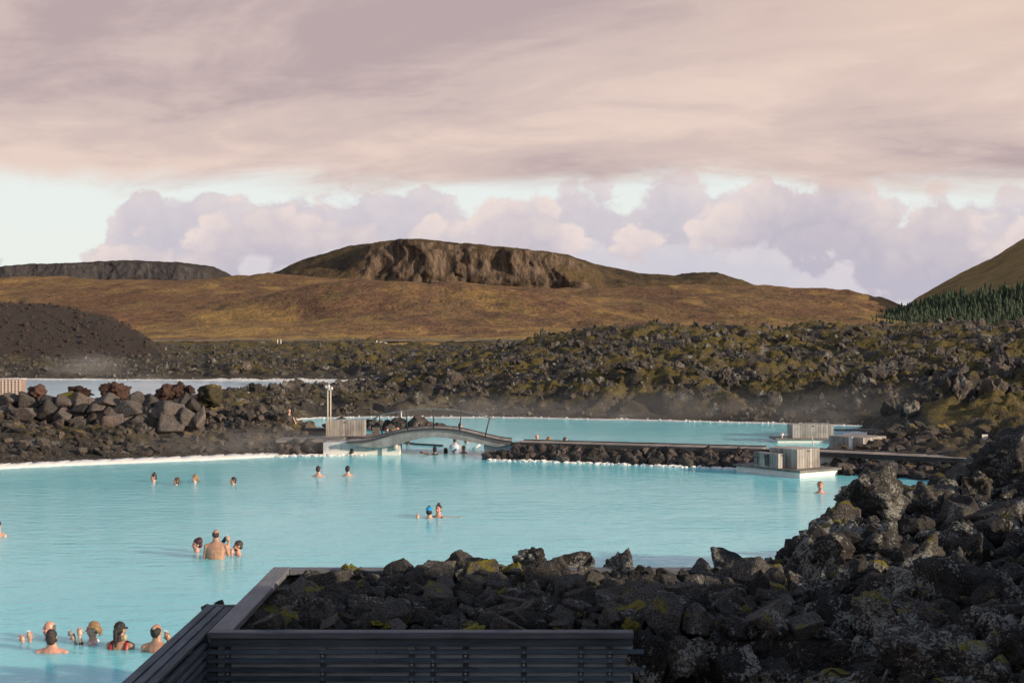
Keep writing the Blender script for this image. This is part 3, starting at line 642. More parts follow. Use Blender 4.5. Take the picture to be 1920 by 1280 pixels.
# rubble slope
bank = empty('rubble_bank', (0, 0, 0)); tag(bank, 'slope of dark mossy rubble between boulder wall and lagoon', 'rubble bank')
cand = []
while len(cand) < 3000:
    pxx = rng.uniform(-260, 690); yy = rng.uniform(51, 73); xx = (pxx-960)*yy/FPX; cand.append((xx, yy, pxx))
ca = np.array(cand); hb, sb, tb = lava_h(ca[:, 0], ca[:, 1])
ok = (tb > 1.0) & ((ca[:, 2] > 372) | (ca[:, 1] < 60.3)) & ~((ca[:, 2] > 585) & (ca[:, 1] > 56.0))
ca, hb, tb = ca[ok], hb[ok], tb[ok]
sz = np.clip(np.exp(np.array([rng.gauss(-2.0, 0.45) for _ in range(len(ca))])), 0.06, 0.34)*np.where(tb > 3.5, 1.25, 0.8)
o_ = np.argsort(-sz*(ca[:, 2] > 0))
for i in o_[:290]: place(bank, v_bank, (ca[i, 0], ca[i, 1], hb[i]+sz[i]*0.15), sz[i])
i = o_[290:]
scatter('rubble', np.stack([ca[i, 0], ca[i, 1], hb[i]+sz[i]*0.15], -1), sz[i], M_bankrock, bank, lib=low, sd=12)
# white silica shelf along the bank
a = np.linspace(0, 1, 160); poly = [P(-500, 897), P(-200, 887.5), P(0, 878.5), P(120, 872.5), P(250, 867.5), P(400, 861.5), P(490, 857), P(520, 855.5)]
xs = np.interp(a, np.linspace(0, 1, len(poly)), [p.x for p in poly]); ys = np.interp(a, np.linspace(0, 1, len(poly)), [p.y for p in poly])
V = []; 
for i in range(160):
    w = 1.15*(1-0.75*max(0, (a[i]-0.75)/0.25))*(1+0.25*math.sin(i*0.9)+0.2*math.sin(i*2.3)); V += [(xs[i], ys[i]-0.05, -0.05), (xs[i], ys[i]+0.02*math.sin(i*1.7), 0.045), (xs[i], ys[i]+w, 0.10), (xs[i], ys[i]+w+0.4, -0.05)]
tag(obj('silica_shelf', npmesh('silica_shelf', V, gridfaces(160, 4), M_silica)), 'white silica shelf along the left bank waterline', 'shore', kind='structure')

# pale lattice crate at far left
q = P(0, 748, 0.35); cr = empty('lattice_crate', Q(18, 742, 96)); k = 96/FPX
tag(cr, 'pale slatted crate standing by the far pool', 'crate')
wd, ht, dp = 42*k, 30*k, 1.0
boxobj('backing', (-wd/2, 0.06, -0.4), (wd/2, dp, ht-0.03), plain('crate_inside', (0.30, 0.22, 0.19), 0.8), cr)
for j in range(8): boxobj('slat', (-wd/2, 0, 0), (wd/2, 0.03, 0.075), M_lattice, cr, (0, 0, -0.06+j*ht/7.4))
for j in range(7): boxobj('upright', (-0.05, -0.03, -0.4), (0.05, 0.0, ht+0.03), M_lattice, cr, (-wd/2+0.05+j*(wd-0.1)/6, -0.004, 0))
boxobj('lid', (-wd/2-0.04, -0.06, 0), (wd/2+0.04, dp+0.04, 0.06), M_lattice, cr, (0, 0, ht+0.03))

# ------------------------------------------------------------------ footbridge
YB = 57.0; kb = YB/FPX
br = empty('footbridge', ((825-960)*kb, YB, 0)); tag(br, 'small arched footbridge with thin steel handrail over the lagoon', 'bridge')
bx0 = br.location.x
def bX(p): return (p-960)*kb-bx0
def bZ(p, dy=0.0): return CAM_H-(p-HOR)*(YB+dy)/FPX
deckpts = [(650, 829), (690, 826.5), (715, 819), (740, 811.5), (765, 807), (790, 804.5), (815, 803.5), (840, 804.5), (865, 808), (890, 814), (915, 820.5), (940, 826), (960, 829)]
dxs = np.linspace(650, 960, 63); dzs = np.interp(dxs, [p[0] for p in deckpts], [p[1] for p in deckpts])
dzs = np.convolve(np.pad(dzs, 3, 'edge'), np.ones(7)/7, 'valid'); WD = 1.7
bot = np.interp(dxs, [650, 690, 715, 748, 770, 790, 815, 840, 870, 907, 935, 960], [832, 838, 839, 833, 825.5, 821, 819, 821, 826, 833, 838, 834])
def band(name, mat, z_top, z_bot, y0, y1, parent=br):
    bm = bmesh.new(); rows_ = []
    for i in range(len(dxs)):
        xx = bX(dxs[i]); rows_.append([bm.verts.new((xx, y0, z_top[i])), bm.verts.new((xx, y1, z_top[i])), bm.verts.new((xx, y1, z_bot[i])), bm.verts.new((xx, y0, z_bot[i]))])
    for A, B in zip(rows_, rows_[1:]):
        for j in range(4): bm.faces.new((A[j], B[j], B[(j+1) % 4], A[(j+1) % 4]))
    bm.faces.new(rows_[0]); bm.faces.new(rows_[-1][::-1]); bmesh.ops.recalc_face_normals(bm, faces=bm.faces)
    return bmobj(name, bm, mat, parent)
zt = np.array([bZ(p) for p in dzs]); zb = np.array([bZ(p) for p in bot])
band('arch_beam', M_arch, zt-0.07, zb, 0.0, 0.22); band('arch_beam', M_arch, zt-0.07, zb, WD-0.22, WD)
band('kerb', M_dark, zt+0.035, zt-0.045, -0.06, 0.10); band('kerb', M_dark, zt+0.035, zt-0.045, WD-0.10, WD+0.06)
band('edge_strip', M_steel, zt-0.052, zt-0.085, -0.05, 0.0)
for i in range(62):                                              # deck boards across the bridge
    xa, xb = bX(dxs[i]), bX(dxs[i+1]); za, zb_ = zt[i], zt[i+1]
    o = boxobj('plank', (0, 0.11, -0.05), (math.hypot(xb-xa, zb_-za)-0.008, WD-0.11, 0.0), M_planks, br, (xa, 0, za)); o.rotation_euler = (0, -math.atan2(zb_-za, xb-xa), 0)
rail = []
for (xb_, yb_, xt_, yt_) in ((716.5, 812, 711.5, 779), (764, 804, 761.5, 770), (813, 802, 813, 766.5), (861.5, 805, 865, 771), (909.5, 816, 918, 783)):
    bm = bmesh.new(); a = Vector((bX(xb_), 0.02, bZ(yb_)-0.03)); b = Vector((bX(xt_), -0.04, bZ(yt_))); tube(bm, [a, b], 0.028, 8); bmobj('post', bm, M_dark, br, smooth=True)
    rail.append(b)
pts = [(700, 785), (711.5, 779), (735, 773.5), (761.5, 769.5), (787, 767), (813, 766), (840, 767.5), (865, 770.5), (890, 775.5), (918, 782.5), (928, 785.5)]
bm = bmesh.new(); tube(bm, [(bX(a), -0.04, bZ(b)) for a, b in pts], 0.022, 8); bmobj('handrail', bm, M_steel, br, smooth=True)
boxobj('pier', (bX(715), 0.25, -0.8), (bX(748), WD-0.1, bZ(836)), M_conc, br)
boxobj('pier', (bX(907), 0.25, -0.8), (bX(962), WD-0.1, bZ(836)), M_conc, br)
boxobj('abutment', (bX(604), 0.35, -0.8), (bX(715)-0.004, WD-0.2, bZ(831)), M_conc, br)
bm = bmesh.new(); tube(bm, [(bX(741), 0.18, bZ(843)), (bX(741), 0.18, bZ(829))], 0.10, 14); lamp = bmobj('pier_lamp', bm, M_pole, br, smooth=True); lamp['label'] = 'cream cylinder lamp on the pier'
# left landing: low deck, white quay, side boards
ld = empty('landing_stage', (bX(600)+bx0, 58.6, 0)); tag(ld, 'low grey landing deck with white quay edge left of the bridge', 'jetty')
lx = ld.location.x
def lX(p, dd=58.6): return (p-960)*dd/FPX-lx
boxobj('quay', (lX(611, 61.5), 2.0, -0.8), (lX(700, 61.5), 3.6, 0.42), M_white, ld)
for j in range(9): boxobj('deck_board', (lX(604, 61), 1.9+j*0.2, 0.43), (lX(702, 61), 2.09+j*0.2, 0.49), M_deck, ld)
o = boxobj('deck_edge', (lX(520), -0.35, 0.42), (lX(640), 1.2, 0.53), M_deck, ld); o.rotation_euler = (0, 0, -0.03)
boxobj('deck_edge', (lX(566, 62.5), 3.8, 0.62), (lX(612, 62.5), 4.4, 0.72), M_deck, ld)
boxobj('fascia', (lX(566, 62.5), 3.86, 0.1), (lX(612, 62.5), 3.92, 0.615), M_board, ld)
bm = bmesh.new(); tube(bm, [(lX(566), 0.3, 0.68), (lX(600), 0.1, 0.62), (lX(650), -0.2, 0.46), (lX(700), -0.6, 0.40)], 0.035, 6); bmobj('pipe', bm, M_steel, ld, smooth=True)

def boardbox(name, label, c0, w, dp, h, rz, z0, pitch=0.115, loc=None, roof=True):
    """a weathered box of upright boards; c0 = near corner"""
    r = empty(name, (c0[0], c0[1], z0), rz); tag(r, label, 'box', 'weathered board boxes round the lagoon')
    boxobj('core', (0.03, 0.03, 0), (w-0.03, dp-0.03, h-0.02), M_dark, r)
    n = max(2, int(w/pitch)); p = w/n
    for sy in (0, dp-0.025):
        for j in range(n): boxobj('board', (j*p+0.006, sy, 0.0), ((j+1)*p-0.006, sy+0.025, h+0.015*((j*7) % 3-1)/2), M_board, r)
    n = max(2, int((dp-0.06)/pitch)); p = (dp-0.06)/n
    for sx in (0.001, w-0.026):
        for j in range(n): boxobj('board', (sx, 0.03+j*p+0.006, 0.0), (sx+0.025, 0.03+(j+1)*p-0.006, h+0.015*((j*5) % 3-1)/2), M_board, r)
    if roof: boxobj('lid', (0.03, 0.03, h-0.018), (w-0.03, dp-0.03, h+0.0), M_board, r)
    boxobj('latch', (w*0.5-0.06, -0.02, h*0.86), (w*0.5+0.06, -0.001, h*0.86+0.035), M_dark, r)
    return r
kk = 61/FPX
boardbox('board_box', 'weathered upright board box on the landing by the bridge', ((611-960)*kk, 61.0), 72*kk, 1.0, 0.66, 0.02, 0.49)
bm = bmesh.new(); box(bm, (-0.16, -0.1, 0), (0.16, 0.12, 0.60)); o = bmobj('timber_post', bm, plain('old_timber', (0.12, 0.105, 0.095), 0.8, 0.3, 12), None, ((705-960)*60/FPX, 60.0, 0.32)); tag(o, 'thick dark timber post between the board box and the bridge rail', 'post')
pl = empty('floodlight_pole', ((616-960)*60.6/FPX, 60.6, 0.45)); tag(pl, 'pair of slim cream poles carrying white floodlights and cameras', 'light pole')
kp = 60.6/FPX
for dxp, t0, b0_ in ((-1.6, 727, 800), (3.8, 731, 806)):
    zt_ = CAM_H-(t0-HOR)*kp-0.45
    bm = bmesh.new(); tube(bm, [(dxp*kp, 0, 0), (dxp*kp, 0, zt_)], 0.03, 10); po = bmobj('pole', bm, M_pole, pl, smooth=True)
    for (ox, oz, sx) in ((-0.05, 0.05, 0.09), (0.06, 0.08, 0.08)):
        boxobj('floodlight', (-sx/2, -0.06, -0.05), (sx/2, 0.06, 0.05), M_white, po, (dxp*kp+ox, -0.02, zt_+oz), (0.3, 0, ox*5), 0.008)
    boxobj('bracket', (-0.1, -0.015, -0.02), (0.12, 0.015, 0.01), M_steel, po, (dxp*kp, 0.035, zt_-0.02))

# ------------------------------------------------------------------ causeway with riprap
cw = empty('causeway', (0, 0, 0)); tag(cw, 'long low timber causeway on a concrete and rubble footing', 'causeway')
ca_, cb_, cc_ = P(958, 829.5, 0.64), P(1424, 842.5, 0.64), P(1850, 862.5, 0.64)
def strip(a, b, n, nm, mat, z0, z1, y0, y1, parent, gap=0.006):
    for k in range(n):
        p = a.lerp(b, k/n); q = a.lerp(b, (k+1)/n); L = (q-p).length; ang = math.atan2(q.y-p.y, q.x-p.x)
        o = boxobj(nm, (0, y0, z0), (L-gap, y1, z1), mat, parent, (p.x, p.y, 0), (0, 0, ang))
for a, b in ((ca_, cb_), (cb_, cc_)):
    strip(a, b, 5, 'edge_beam', M_edge, 0.50, 0.66, -0.04, 0.10, cw); strip(a, b, 5, 'edge_beam', M_edge, 0.50, 0.66, 1.5, 1.64, cw)
    strip(a, b, 46, 'plank', M_planks, 0.55, 0.625, 0.104, 1.496, cw)
strip(ca_, cb_, 4, 'footing', M_conc, -0.8, 0.495, 0.12, 1.5, cw); strip(cb_, cc_, 4, 'footing', M_conc, -0.8, 0.495, 0.12, 1.5, cw)
v_rip = variants('riprap', 7, 3, M_riprap, 0.13, 10, 500)
shoreA = [P(915, 861), P(1000, 863), P(1100, 866.5), P(1200, 870), P(1300, 874), P(1410, 879)]
nrip = 0; pts, szs = [], []
for k in range(330):
    a = rng.random()**0.95; f = a*(len(shoreA)-1); i = min(int(f), len(shoreA)-2); p = shoreA[i].lerp(shoreA[i+1], f-i); g = ca_.lerp(cb_, 0.01+0.98*max(0, (a-0.03)/0.97)); g.z = 0.46
    v = rng.random(); q = Vector((p.x, p.y, 0.0)).lerp(g, v); s_ = rng.uniform(0.16, 0.36)*(1.25 if v < 0.3 else 1.0)
    if a < 0.05: q.z *= 0.6
    if nrip < 200: place(cw, v_rip, (q.x, q.y-0.05, q.z*0.85+0.02), s_, flat=(0.7, 1.0)); nrip += 1
    else: pts.append((q.x, q.y, q.z*0.85)); szs.append(s_*0.8)
scatter('rubble', pts, szs, M_riprap, cw, lib=low, sd=31)
pts, szs = [], []
for k in range(420):
    f = rng.random()*(len(shoreA)-1); i = int(f); p = shoreA[i].lerp(shoreA[i+1], f-i); pts.append((p.x, p.y-rng.uniform(0.05, 0.55), 0.0)); szs.append(rng.uniform(0.05, 0.17))
o = scatter('silica_crust', pts, szs, M_silica, cw, sd=33, tall=0.6)
pts, szs = [], []
for k in range(150):
    pxx = rng.uniform(520, 690); p = P(pxx, 854.5-(pxx-520)*0.02); pts.append((p.x, p.y-rng.uniform(-0.1, 0.5), 0.0)); szs.append(rng.uniform(0.05, 0.15))
scatter('silica_crust', pts, szs, M_silica, bank, sd=34, tall=0.6)
# rocks round the left abutment and beyond the bridge
for k in range(46):
    pxx = rng.uniform(520, 690); v = rng.random(); p = P(pxx, 853-(pxx-520)*0.01); s_ = rng.uniform(0.15, 0.34)
    hmax = np.interp(pxx, [520, 600, 690], [0.45, 0.34, 0.04]); place(cw if False else bank, v_rip, (p.x, p.y+v*1.1, v*hmax), s_)
isl = empty('rock_islet', P(770, 806)); tag(isl, 'row of dark boulders in the water behind the bridge', 'rocks')
for k in range(34):
    pxx = rng.uniform(692, 832); s_ = rng.uniform(0.25, 0.5)*(1-abs(pxx-770)/130); p = P(pxx, 807)-isl.location
    place(isl, v_rip, (p.x, p.y+rng.uniform(-.3, .5), s_*0.35+rng.uniform(0, 0.25)), max(s_, 0.16), flat=(0.8, 1.2))
isl2 = empty('rock_islet', P(630, 803)); tag(isl2, 'low dark rocks in the water behind the board box', 'rocks')
for k in range(22):
    pxx = rng.uniform(575, 700); s_ = rng.uniform(0.2, 0.42); p = P(pxx, 802)-isl2.location; place(isl2, v_rip, (p.x, p.y+rng.uniform(-.3, .3), s_*0.4), s_)
# end of causeway: rubble and white silica lumps beside the hut platform
eb = empty('shore_rubble', P(1650, 880)); tag(eb, 'brown rubble heaped between the causeway and the foreground lava', 'rubble bank')
for k in range(150):
    pxx = rng.uniform(1560, 1900); v = rng.random(); p = P(pxx, 889+(pxx-1560)*0.055)-eb.location; s_ = rng.uniform(0.14, 0.42)
    place(eb, v_bank if pxx > 1700 and v > 0.5 else v_rip, (p.x, p.y+v*1.8, 0.02+v*0.30*min(1, (pxx-1540)/90)), s_*0.85)
for (pxx, py, s_, lab) in ((1577, 872, 0.28, 'white silica crusted boulder by the platform, left and lower one'), (1597, 866, 0.32, 'white silica crusted boulder by the platform, right and upper one')):
    p = P(pxx, py+6); tag(obj('silica_boulder', rockmesh('silica_boulder', int(pxx), 4, 10, 0.25, M_silica), None, (p.x, p.y, 0.22), (0, 0, 1), (s_, s_, s_*0.8)), lab, 'boulder', 'white boulders by the platform')
mb = empty('rubble_mound', P(1720, 845)); tag(mb, 'sunlit mound of mossy boulders behind the causeway', 'rubble mound')
for k in range(230):
    pxx = rng.uniform(1555, 1990); v = rng.random(); topv = np.interp(pxx, [1555, 1600, 1640, 1700, 1760, 1830, 1900, 1990], [848, 840, 816, 798, 800, 812, 815, 812]); base = np.interp(pxx, [1555, 1990], [852, 868])
    dd = np.interp(v, [0, 1], [51.5+ (1700-pxx)*0.012, 58]); py = base+(topv-base)*v; s_ = rng.uniform(0.2, 0.5)
    q = Q(pxx, py+6, dd)-mb.location
    place(mb, v_bank, q, s_, flat=(0.75, 1.1))
oc = empty('lava_outcrop', P(1800, 800)); tag(oc, 'jagged dark lava outcrop behind the boulder mound at the right', 'lava outcrop')
for k in range(110):
    pxx = rng.uniform(1665, 2010); dd = rng.uniform(63, 78); xx = (pxx-960)*dd/FPX; s_ = rng.uniform(0.22, 0.6)
    hz_ = float(lava_h(np.array([xx]), np.array([dd]))[0][0]); place(oc, v_field, Vector((xx, dd, hz_+s_*0.25))-oc.location, s_, flat=(0.9, 1.7))
# ------------------------------------------------------------------ boxes on their platforms (right)
def platform(name, label, corner, w, dp, rz, top=0.26, th=0.07):
    r = empty(name, (corner.x, corner.y, 0), rz); tag(r, label, 'platform', 'low platforms carrying the board boxes')
    boxobj('plinth', (0.10, 0.10, -0.7), (w-0.10, dp-0.10, top-th-0.002), M_white, r)
    n = max(3, int(dp/0.14)); p = dp/n
    for j in range(n): boxobj('plank', (0, j*p, top-th), (w, (j+1)*p-0.008, top), M_deck, r)
    return r
c1 = P(1500, 897)                                    # near corner of the front platform
A1 = R(36)                                           # right side recedes at this angle
pf = platform('box_platform', 'grey planked platform with white plinth by the causeway', c1, 2.1, 3.2, A1)
# platform local x runs right-back, local y runs left-back
def loc2w(r, x, y): return (r.location.x+x*math.cos(r.rotation_euler[2])-y*math.sin(r.rotation_euler[2]), r.location.y+x*math.sin(r.rotation_euler[2])+y*math.cos(r.rotation_euler[2]))
p_ = loc2w(pf, 0.45, 0.55); big_box = boardbox('board_box', 'tallest board box on the front platform, sunlit on its right side', p_, 1.15, 1.3, 0.66, A1, 0.262)
p_ = loc2w(pf, 0.02, 1.02); sm = boardbox('board_box', 'small board box with dark dispensers, beside the tallest box', p_, 0.38, 1.15, 0.50, A1, 0.262)
nto = None
for (yy, z0, z1, w_, dk) in ((1.02, 0.10, 0.36, 0.16, 'notice'), (0.52, 0.06, 0.36, 0.17, 'dispenser')):
    dko = boxobj(dk, (-0.028, yy-w_/2, z0), (-0.002, yy+w_/2, z1), M_dark, sm); nto = dko if dk == 'notice' else nto
bm = bmesh.new(); tube(bm, [(-0.03, 0.60, 0.40), (-0.03, 0.44, 0.40)], 0.05, 12); bmobj('hood', bm, M_dark, dko)
bm = bmesh.new(); tube(bm, [(-0.03, 1.02, 0.445), (0.0, 1.02, 0.445)], 0.035, 12); bmobj('vent', bm, M_dark, sm)
for j in range(4): boxobj('notice_line', (-0.031, 0.965, 0.13+j*0.055), (-0.0285, 1.075, 0.15+j*0.055), M_board, nto)
c2 = P(1455, 830); pf2 = platform('box_platform', 'rear platform with two white cups beyond the causeway', c2, 2.8, 1.4, R(3), 0.2)
p_ = loc2w(pf2, 0.78, 0.12); boardbox('board_box', 'grey board box standing out in the rear basin', p_, 1.86, 1.0, 0.60, R(3), 0.202)
for k, pxx in enumerate((1471, 1479)):
    bm = bmesh.new(); tube(bm, [(0, 0, 0), (0, 0, 0.10), (0, 0, 0.105), (0, 0, 0.20)], [0.03, 0.03, 0.075, 0.085], 12)
    tag(bmobj('lamp_cup', bm, M_white, None, (loc2w(pf2, 0.36+0.19*k, 0.35))+(0.2,), smooth=False), ('white cup lamp on the rear platform, left one', 'white cup lamp on the rear platform, right one beside the box')[k], 'lamp', 'cup lamps on the rear platform')
c3 = P(1596, 853, 0.0); p3 = ((1618-960)*54.5/FPX, 54.5)
bb3 = boardbox('board_box', 'board box half hidden by boulders behind the causeway', (p3[0], p3[1]), 1.5, 1.6, 0.78, R(40), 0.12)
boxobj('corner_post', (-0.05, 0.46, -0.1), (-0.004, 0.62, 0.80), M_white, bb3)
boxobj('jetty_deck', (0, 0, 0), (3.2, 0.5, 0.08), M_deck, None, ((1566-960)*66/FPX, 66.0, 0.35), (0, 0, -0.08)); tag(bpy.data.objects['jetty_deck'], 'narrow timber jetty behind the board boxes', 'jetty')
bm = bmesh.new(); q = P(1526, 843, 0.6); tube(bm, [(0, 0, 0), (-0.07, 0, 0.50)], [0.022, 0.016], 8); tag(bmobj('stake', bm, M_pole, None, q), 'thin leaning pale stake on the causeway behind the tallest box', 'stake')
q = Q(1847, 832, 54); o = boxobj('white_sign', (-0.11, 0, -0.3), (0.11, 0.04, 0.36), M_white, None, q); tag(o, 'blank white upright sign board among the mossy boulders', 'sign')
q = P(752, 783); bm = bmesh.new(); tube(bm, [(0, 0, -0.3), (0.02, 0, 0.42)], 0.035, 8); tag(bmobj('shore_stake', bm, M_white, None, q), 'short white stake at the far shoreline behind the bridge', 'stake')
# boom and floats under the bridge
bm = bmesh.new(); a, b = P(750, 829), P(830, 836.5); tube(bm, [(a.x, a.y, 0.03), (a.lerp(b, .4).x, a.lerp(b, .4).y-0.5, 0.03), (b.x, b.y, 0.03)], 0.05, 8); tag(bmobj('floating_boom', bm, M_dark, None), 'dark floating boom stretched behind the bridge pier', 'boom')
for pxx, py, lab in ((852, 848, 'short white float beside the dark haired bather'), (893, 843, 'slanting white float near the right bridge pier')):
    p = P(pxx, py); bm = bmesh.new(); s_ = 1 if pxx > 870 else 0.5; tube(bm, [(-0.16*s_, 0, 0.02), (0.16*s_, 0.0, 0.06+0.16*s_)], 0.045, 10); tag(bmobj('pool_float', bm, M_white, None, p, smooth=True), lab, 'float', 'white floats under the bridge')

# ------------------------------------------------------------------ terrace parapet and rock planter (foreground)
YF = 13.3; ZR = 2.2
kf = YF/FPX
XL, XR = (393-960)*kf, (1187-960)*kf
YBk = FPX*(CAM_H-ZR)/(1062-HOR)
pn_ = empty('rock_planter', (XL, YF, 0)); tag(pn_, 'dark slatted timber planter heaped with mossy lava rocks', 'planter')
skew = -0.0185
def side_x(y): return XL+skew*(y-YF)*-1*0  # sides run straight back
boxobj('front_rail', (-0.005, -0.085, ZR-0.06), (XR-XL, 0.05, ZR), M_rail_x, pn_, bev=0.006)
boxobj('front_rail', (0.02, -0.06, ZR-0.135), (XR-XL-0.01, 0.0, ZR-0.063), M_slat_x, pn_)
boxobj('side_rail', (-0.005, 0.053, ZR-0.07), (0.205, YBk-YF, ZR-0.002), M_rail_y, pn_, bev=0.006)
boxobj('back_rail', (0.208, YBk-YF-0.18, ZR-0.07), (XR-XL+1.6, YBk-YF, ZR-0.004), M_rail_x, pn_, bev=0.006)
boxobj('backing_panel', (0.07, 0.03, 0.6), (XR-XL, 0.06, ZR-0.136), M_panel, pn_)
boxobj('corner_post', (-0.03, -0.003, 0.6), (0.06, 0.14, ZR-0.17), M_slat_x, pn_)
pitch = 0.0835
for j in range(13):
    z1 = ZR-0.172-j*pitch; r_ = XR-XL+(0.10 if j == 0 else rng.choice((-0.07, -0.03, -0.05, 0.11)) if j else 0)
    cut = rng.uniform(1.2, 2.6); 
    boxobj('slat', (-0.01, -0.040, z1-0.042), (cut, -0.005, z1), M_slat_x, pn_, bev=0.003); boxobj('slat', (cut+0.004, -0.040, z1-0.042), (r_, -0.005, z1), M_slat_x, pn_, bev=0.003)
for pxp in (427, 605, 772, 812, 873, 982, 1089, 1143):
    xx = (pxp-960)*kf-XL
    po = boxobj('post', (xx-0.027, -0.003, 0.6), (xx+0.027, 0.14, ZR-0.14), M_slat_x, pn_)
    for j in range(7):
        bm = bmesh.new(); z_ = ZR-0.172-j*pitch-0.021; tube(bm, [(xx, -0.046, z_), (xx, -0.03, z_)], 0.006, 8); bmobj('screw', bm, M_bolt, po)
        if (j+pxp) % 2: 
            bm = bmesh.new(); tube(bm, [(xx, -0.014, z_-0.042), (xx, 0.0, z_-0.042)], 0.012, 8); bmobj('bolt', bm, M_bolt, po)
for xx, zz in ((605, 0), (772, 0)):
    x_ = (xx-960)*kf-XL; boxobj('bracket', (x_-0.03, -0.03, ZR-0.171), (x_+0.03, -0.004, ZR-0.136), M_steel, pn_)
boxobj('back_wall', (0.095, YBk-YF-0.015, 0.2), (XR-XL+1.6, YBk-YF-0.004, ZR-0.073), M_slat_x, pn_)
boxobj('side_wall', (0.03, 0.25, 0.2), (0.09, YBk-YF-0.03, ZR-0.075), M_slat_y, pn_)
boxobj('soil', (0.095, 0.25, 0.4), (XR-XL+1.9, YBk-YF-0.02, ZR-0.16), M_mound_s, pn_)
# terrace parapet on the left, running toward the camera
pr = empty('terrace_parapet', (XL, YF, 0)); tag(pr, 'dark slatted terrace parapet with slatted cap, in front of the planter', 'parapet')
for j in range(3):
    xa = -0.30+j*0.098
    boxobj('cap_slat', (xa, -9.0, ZR-0.05), (xa+0.078, 1.28-0.02*j, ZR-0.012-0.004*j), M_slat_y, pr, bev=0.004)
boxobj('end_board', (-0.31, 1.285, ZR-0.07), (-0.012, 1.33, ZR-0.012), M_rail_x, pr)
boxobj('outer_face', (-0.31, -9.0, 0.2), (-0.28, 1.28, ZR-0.055), M_slat_y, pr)
for j in range(13):
    z1 = ZR-0.10-j*pitch
    boxobj('slat', (-0.06, -9.0, z1-0.045), (-0.012, -0.075+0.05*(j % 2), z1), M_slat_y, pr, bev=0.004)
for k in range(9):
    boxobj('post', (-0.13, -0.5-k*1.0, 0.3), (-0.062, -0.43-k*1.0, ZR-0.055), M_slat_y, pr)
    boxobj('cross_bearer', (-0.275, -0.56-k*1.0, ZR-0.10), (-0.065, -0.505-k*1.0, ZR-0.056), M_slat_x, pr)
bm = bmesh.new()
tag(boxobj('terrace_deck', (XL, 2.5, 0.9), (XR+0.3, YF-0.08, 1.0), M_deck), 'grey terrace deck below the parapet', 'deck', kind='structure')

# foreground lava mound
def mound_h(X, Y, detail=True):
    z = np.interp(X, [0.8, 3.1, 3.9, 4.6, 5.5, 7.6, 8.6, 11, 16], [1.62, 1.62, 2.12, 2.30, 2.26, 2.42, 2.80, 3.0, 3.2])
    z = z-0.28*np.clip(13.6-Y, 0, 4)*sst(-X, -3.6, -1.6)
    yb = np.interp(X, [0, 3.3, 4, 4.65, 7.6, 9, 14], [18.0, 18.6, 19.2, 20.2, 23.2, 24.8, 27])
    hb_ = np.interp(Y, [-4, 4, 8, 12, 16, 20, 24, 28], [8.2, 7.7, 6.5, 4.2, 3.7, 3.0, 2.0, 1.0])   # unseen bank, heights shaped to shade the foreground
    k_ = sst(X, 0.45*Y+0.8, 13.0+0.0*Y); z = z*(1-k_)+np.maximum(hb_, 0.2)*k_
    if detail:
        k = sst(X, 0.9, 2.2)
        z = z+k*(0.42*(blocks(X, Y, 1.5, 101)-0.42)+0.30*(blocks(X, Y, 0.7, 102)-0.4)+0.16*blocks(X, Y, 0.32, 103)+0.10*fbm(X*3, Y*3, 3, 104)+0.05*fbm(X*9, Y*9, 2, 106))
    return z-np.clip(Y-yb, 0, 3)*1.25
X, Y = fan(0.055, 0.52, 330, 6.0, 28, 420)
X = np.maximum(X, 1.16+0.0*Y)
Z = np.maximum(mound_h(X, Y), -0.6)
me = npmesh('lava_mound', np.stack([X, Y, Z], -1).reshape(-1, 3), gridfaces(*X.shape), M_mound_s)
mound = tag(obj('lava_mound', me), 'dark jagged lava mound in shade in the foreground', 'lava mound', kind='structure')
TT, Y = np.meshgrid(np.linspace(0, 1, 110), np.linspace(-4, 29, 190)); X = (0.5*np.maximum(Y, 5.5))*(1-TT)+22*TT
Z = np.maximum(mound_h(X, Y), -0.6)-0.02
tag(obj('lava_bank', npmesh('lava_bank', np.stack([X, Y, Z], -1).reshape(-1, 3), gridfaces(*X.shape), M_mound_s)), 'unseen bank of lava added beyond the right edge to shade the foreground', 'lava bank', kind='structure')  # out-of-view bank, added so its shadow covers planter and mound
v_mound = variants('mound_rock', 12, 5, M_mound, 0.24, 9, 600, rough=2.8)
v_mound += variants('mound_slab', 8, 5, M_mound, 0.10, 9, 640, rough=1.7)
# named boulders along its skyline
for (pxx, py, dd, w, hh) in ((1637, 932, 20.0, 140, 92), (1575, 1010, 19.4, 105, 90), (1535, 1025, 19.0, 85, 75), (1490, 1050, 18.9, 70, 60), (1450, 1075, 18.7, 60, 50), (1378, 1078, 18.6, 105, 95), (1070, 1062, 17.3, 82, 62), (995, 1055, 17.0, 52, 60), (1165, 1088, 16.8, 92, 84), (1800, 985, 19.5, 110, 80), (1888, 880, 22.5, 120, 110), (1760, 950, 21.0, 150, 80), (1900, 980, 18.5, 130, 110), (1240, 1180, 14.2, 110, 80), (1295, 1185, 14.0, 85, 75), (1215, 1230, 13.4, 75, 90), (1290, 1240, 13.2, 90, 80), (1655, 1040, 17.5, 120, 90), (1700, 1120, 15.5, 120, 100), (1450, 1130, 16.0, 80, 70), (1560, 1190, 14.0, 150, 110), (1820, 1130, 14.5, 190, 120), (1760, 1240, 12.3, 200, 140)):
    q = Q(pxx, py, dd); k = dd/FPX
    obj('rock', rng.choice(v_mound[-8:] if rng.random() < 0.3 else v_mound[:12]), mound, q, (rng.uniform(-.2, .2), rng.uniform(-.2, .2), rng.uniform(0, 6)), (w*k*0.6, w*k*0.55, hh*k*0.6))
cand = []
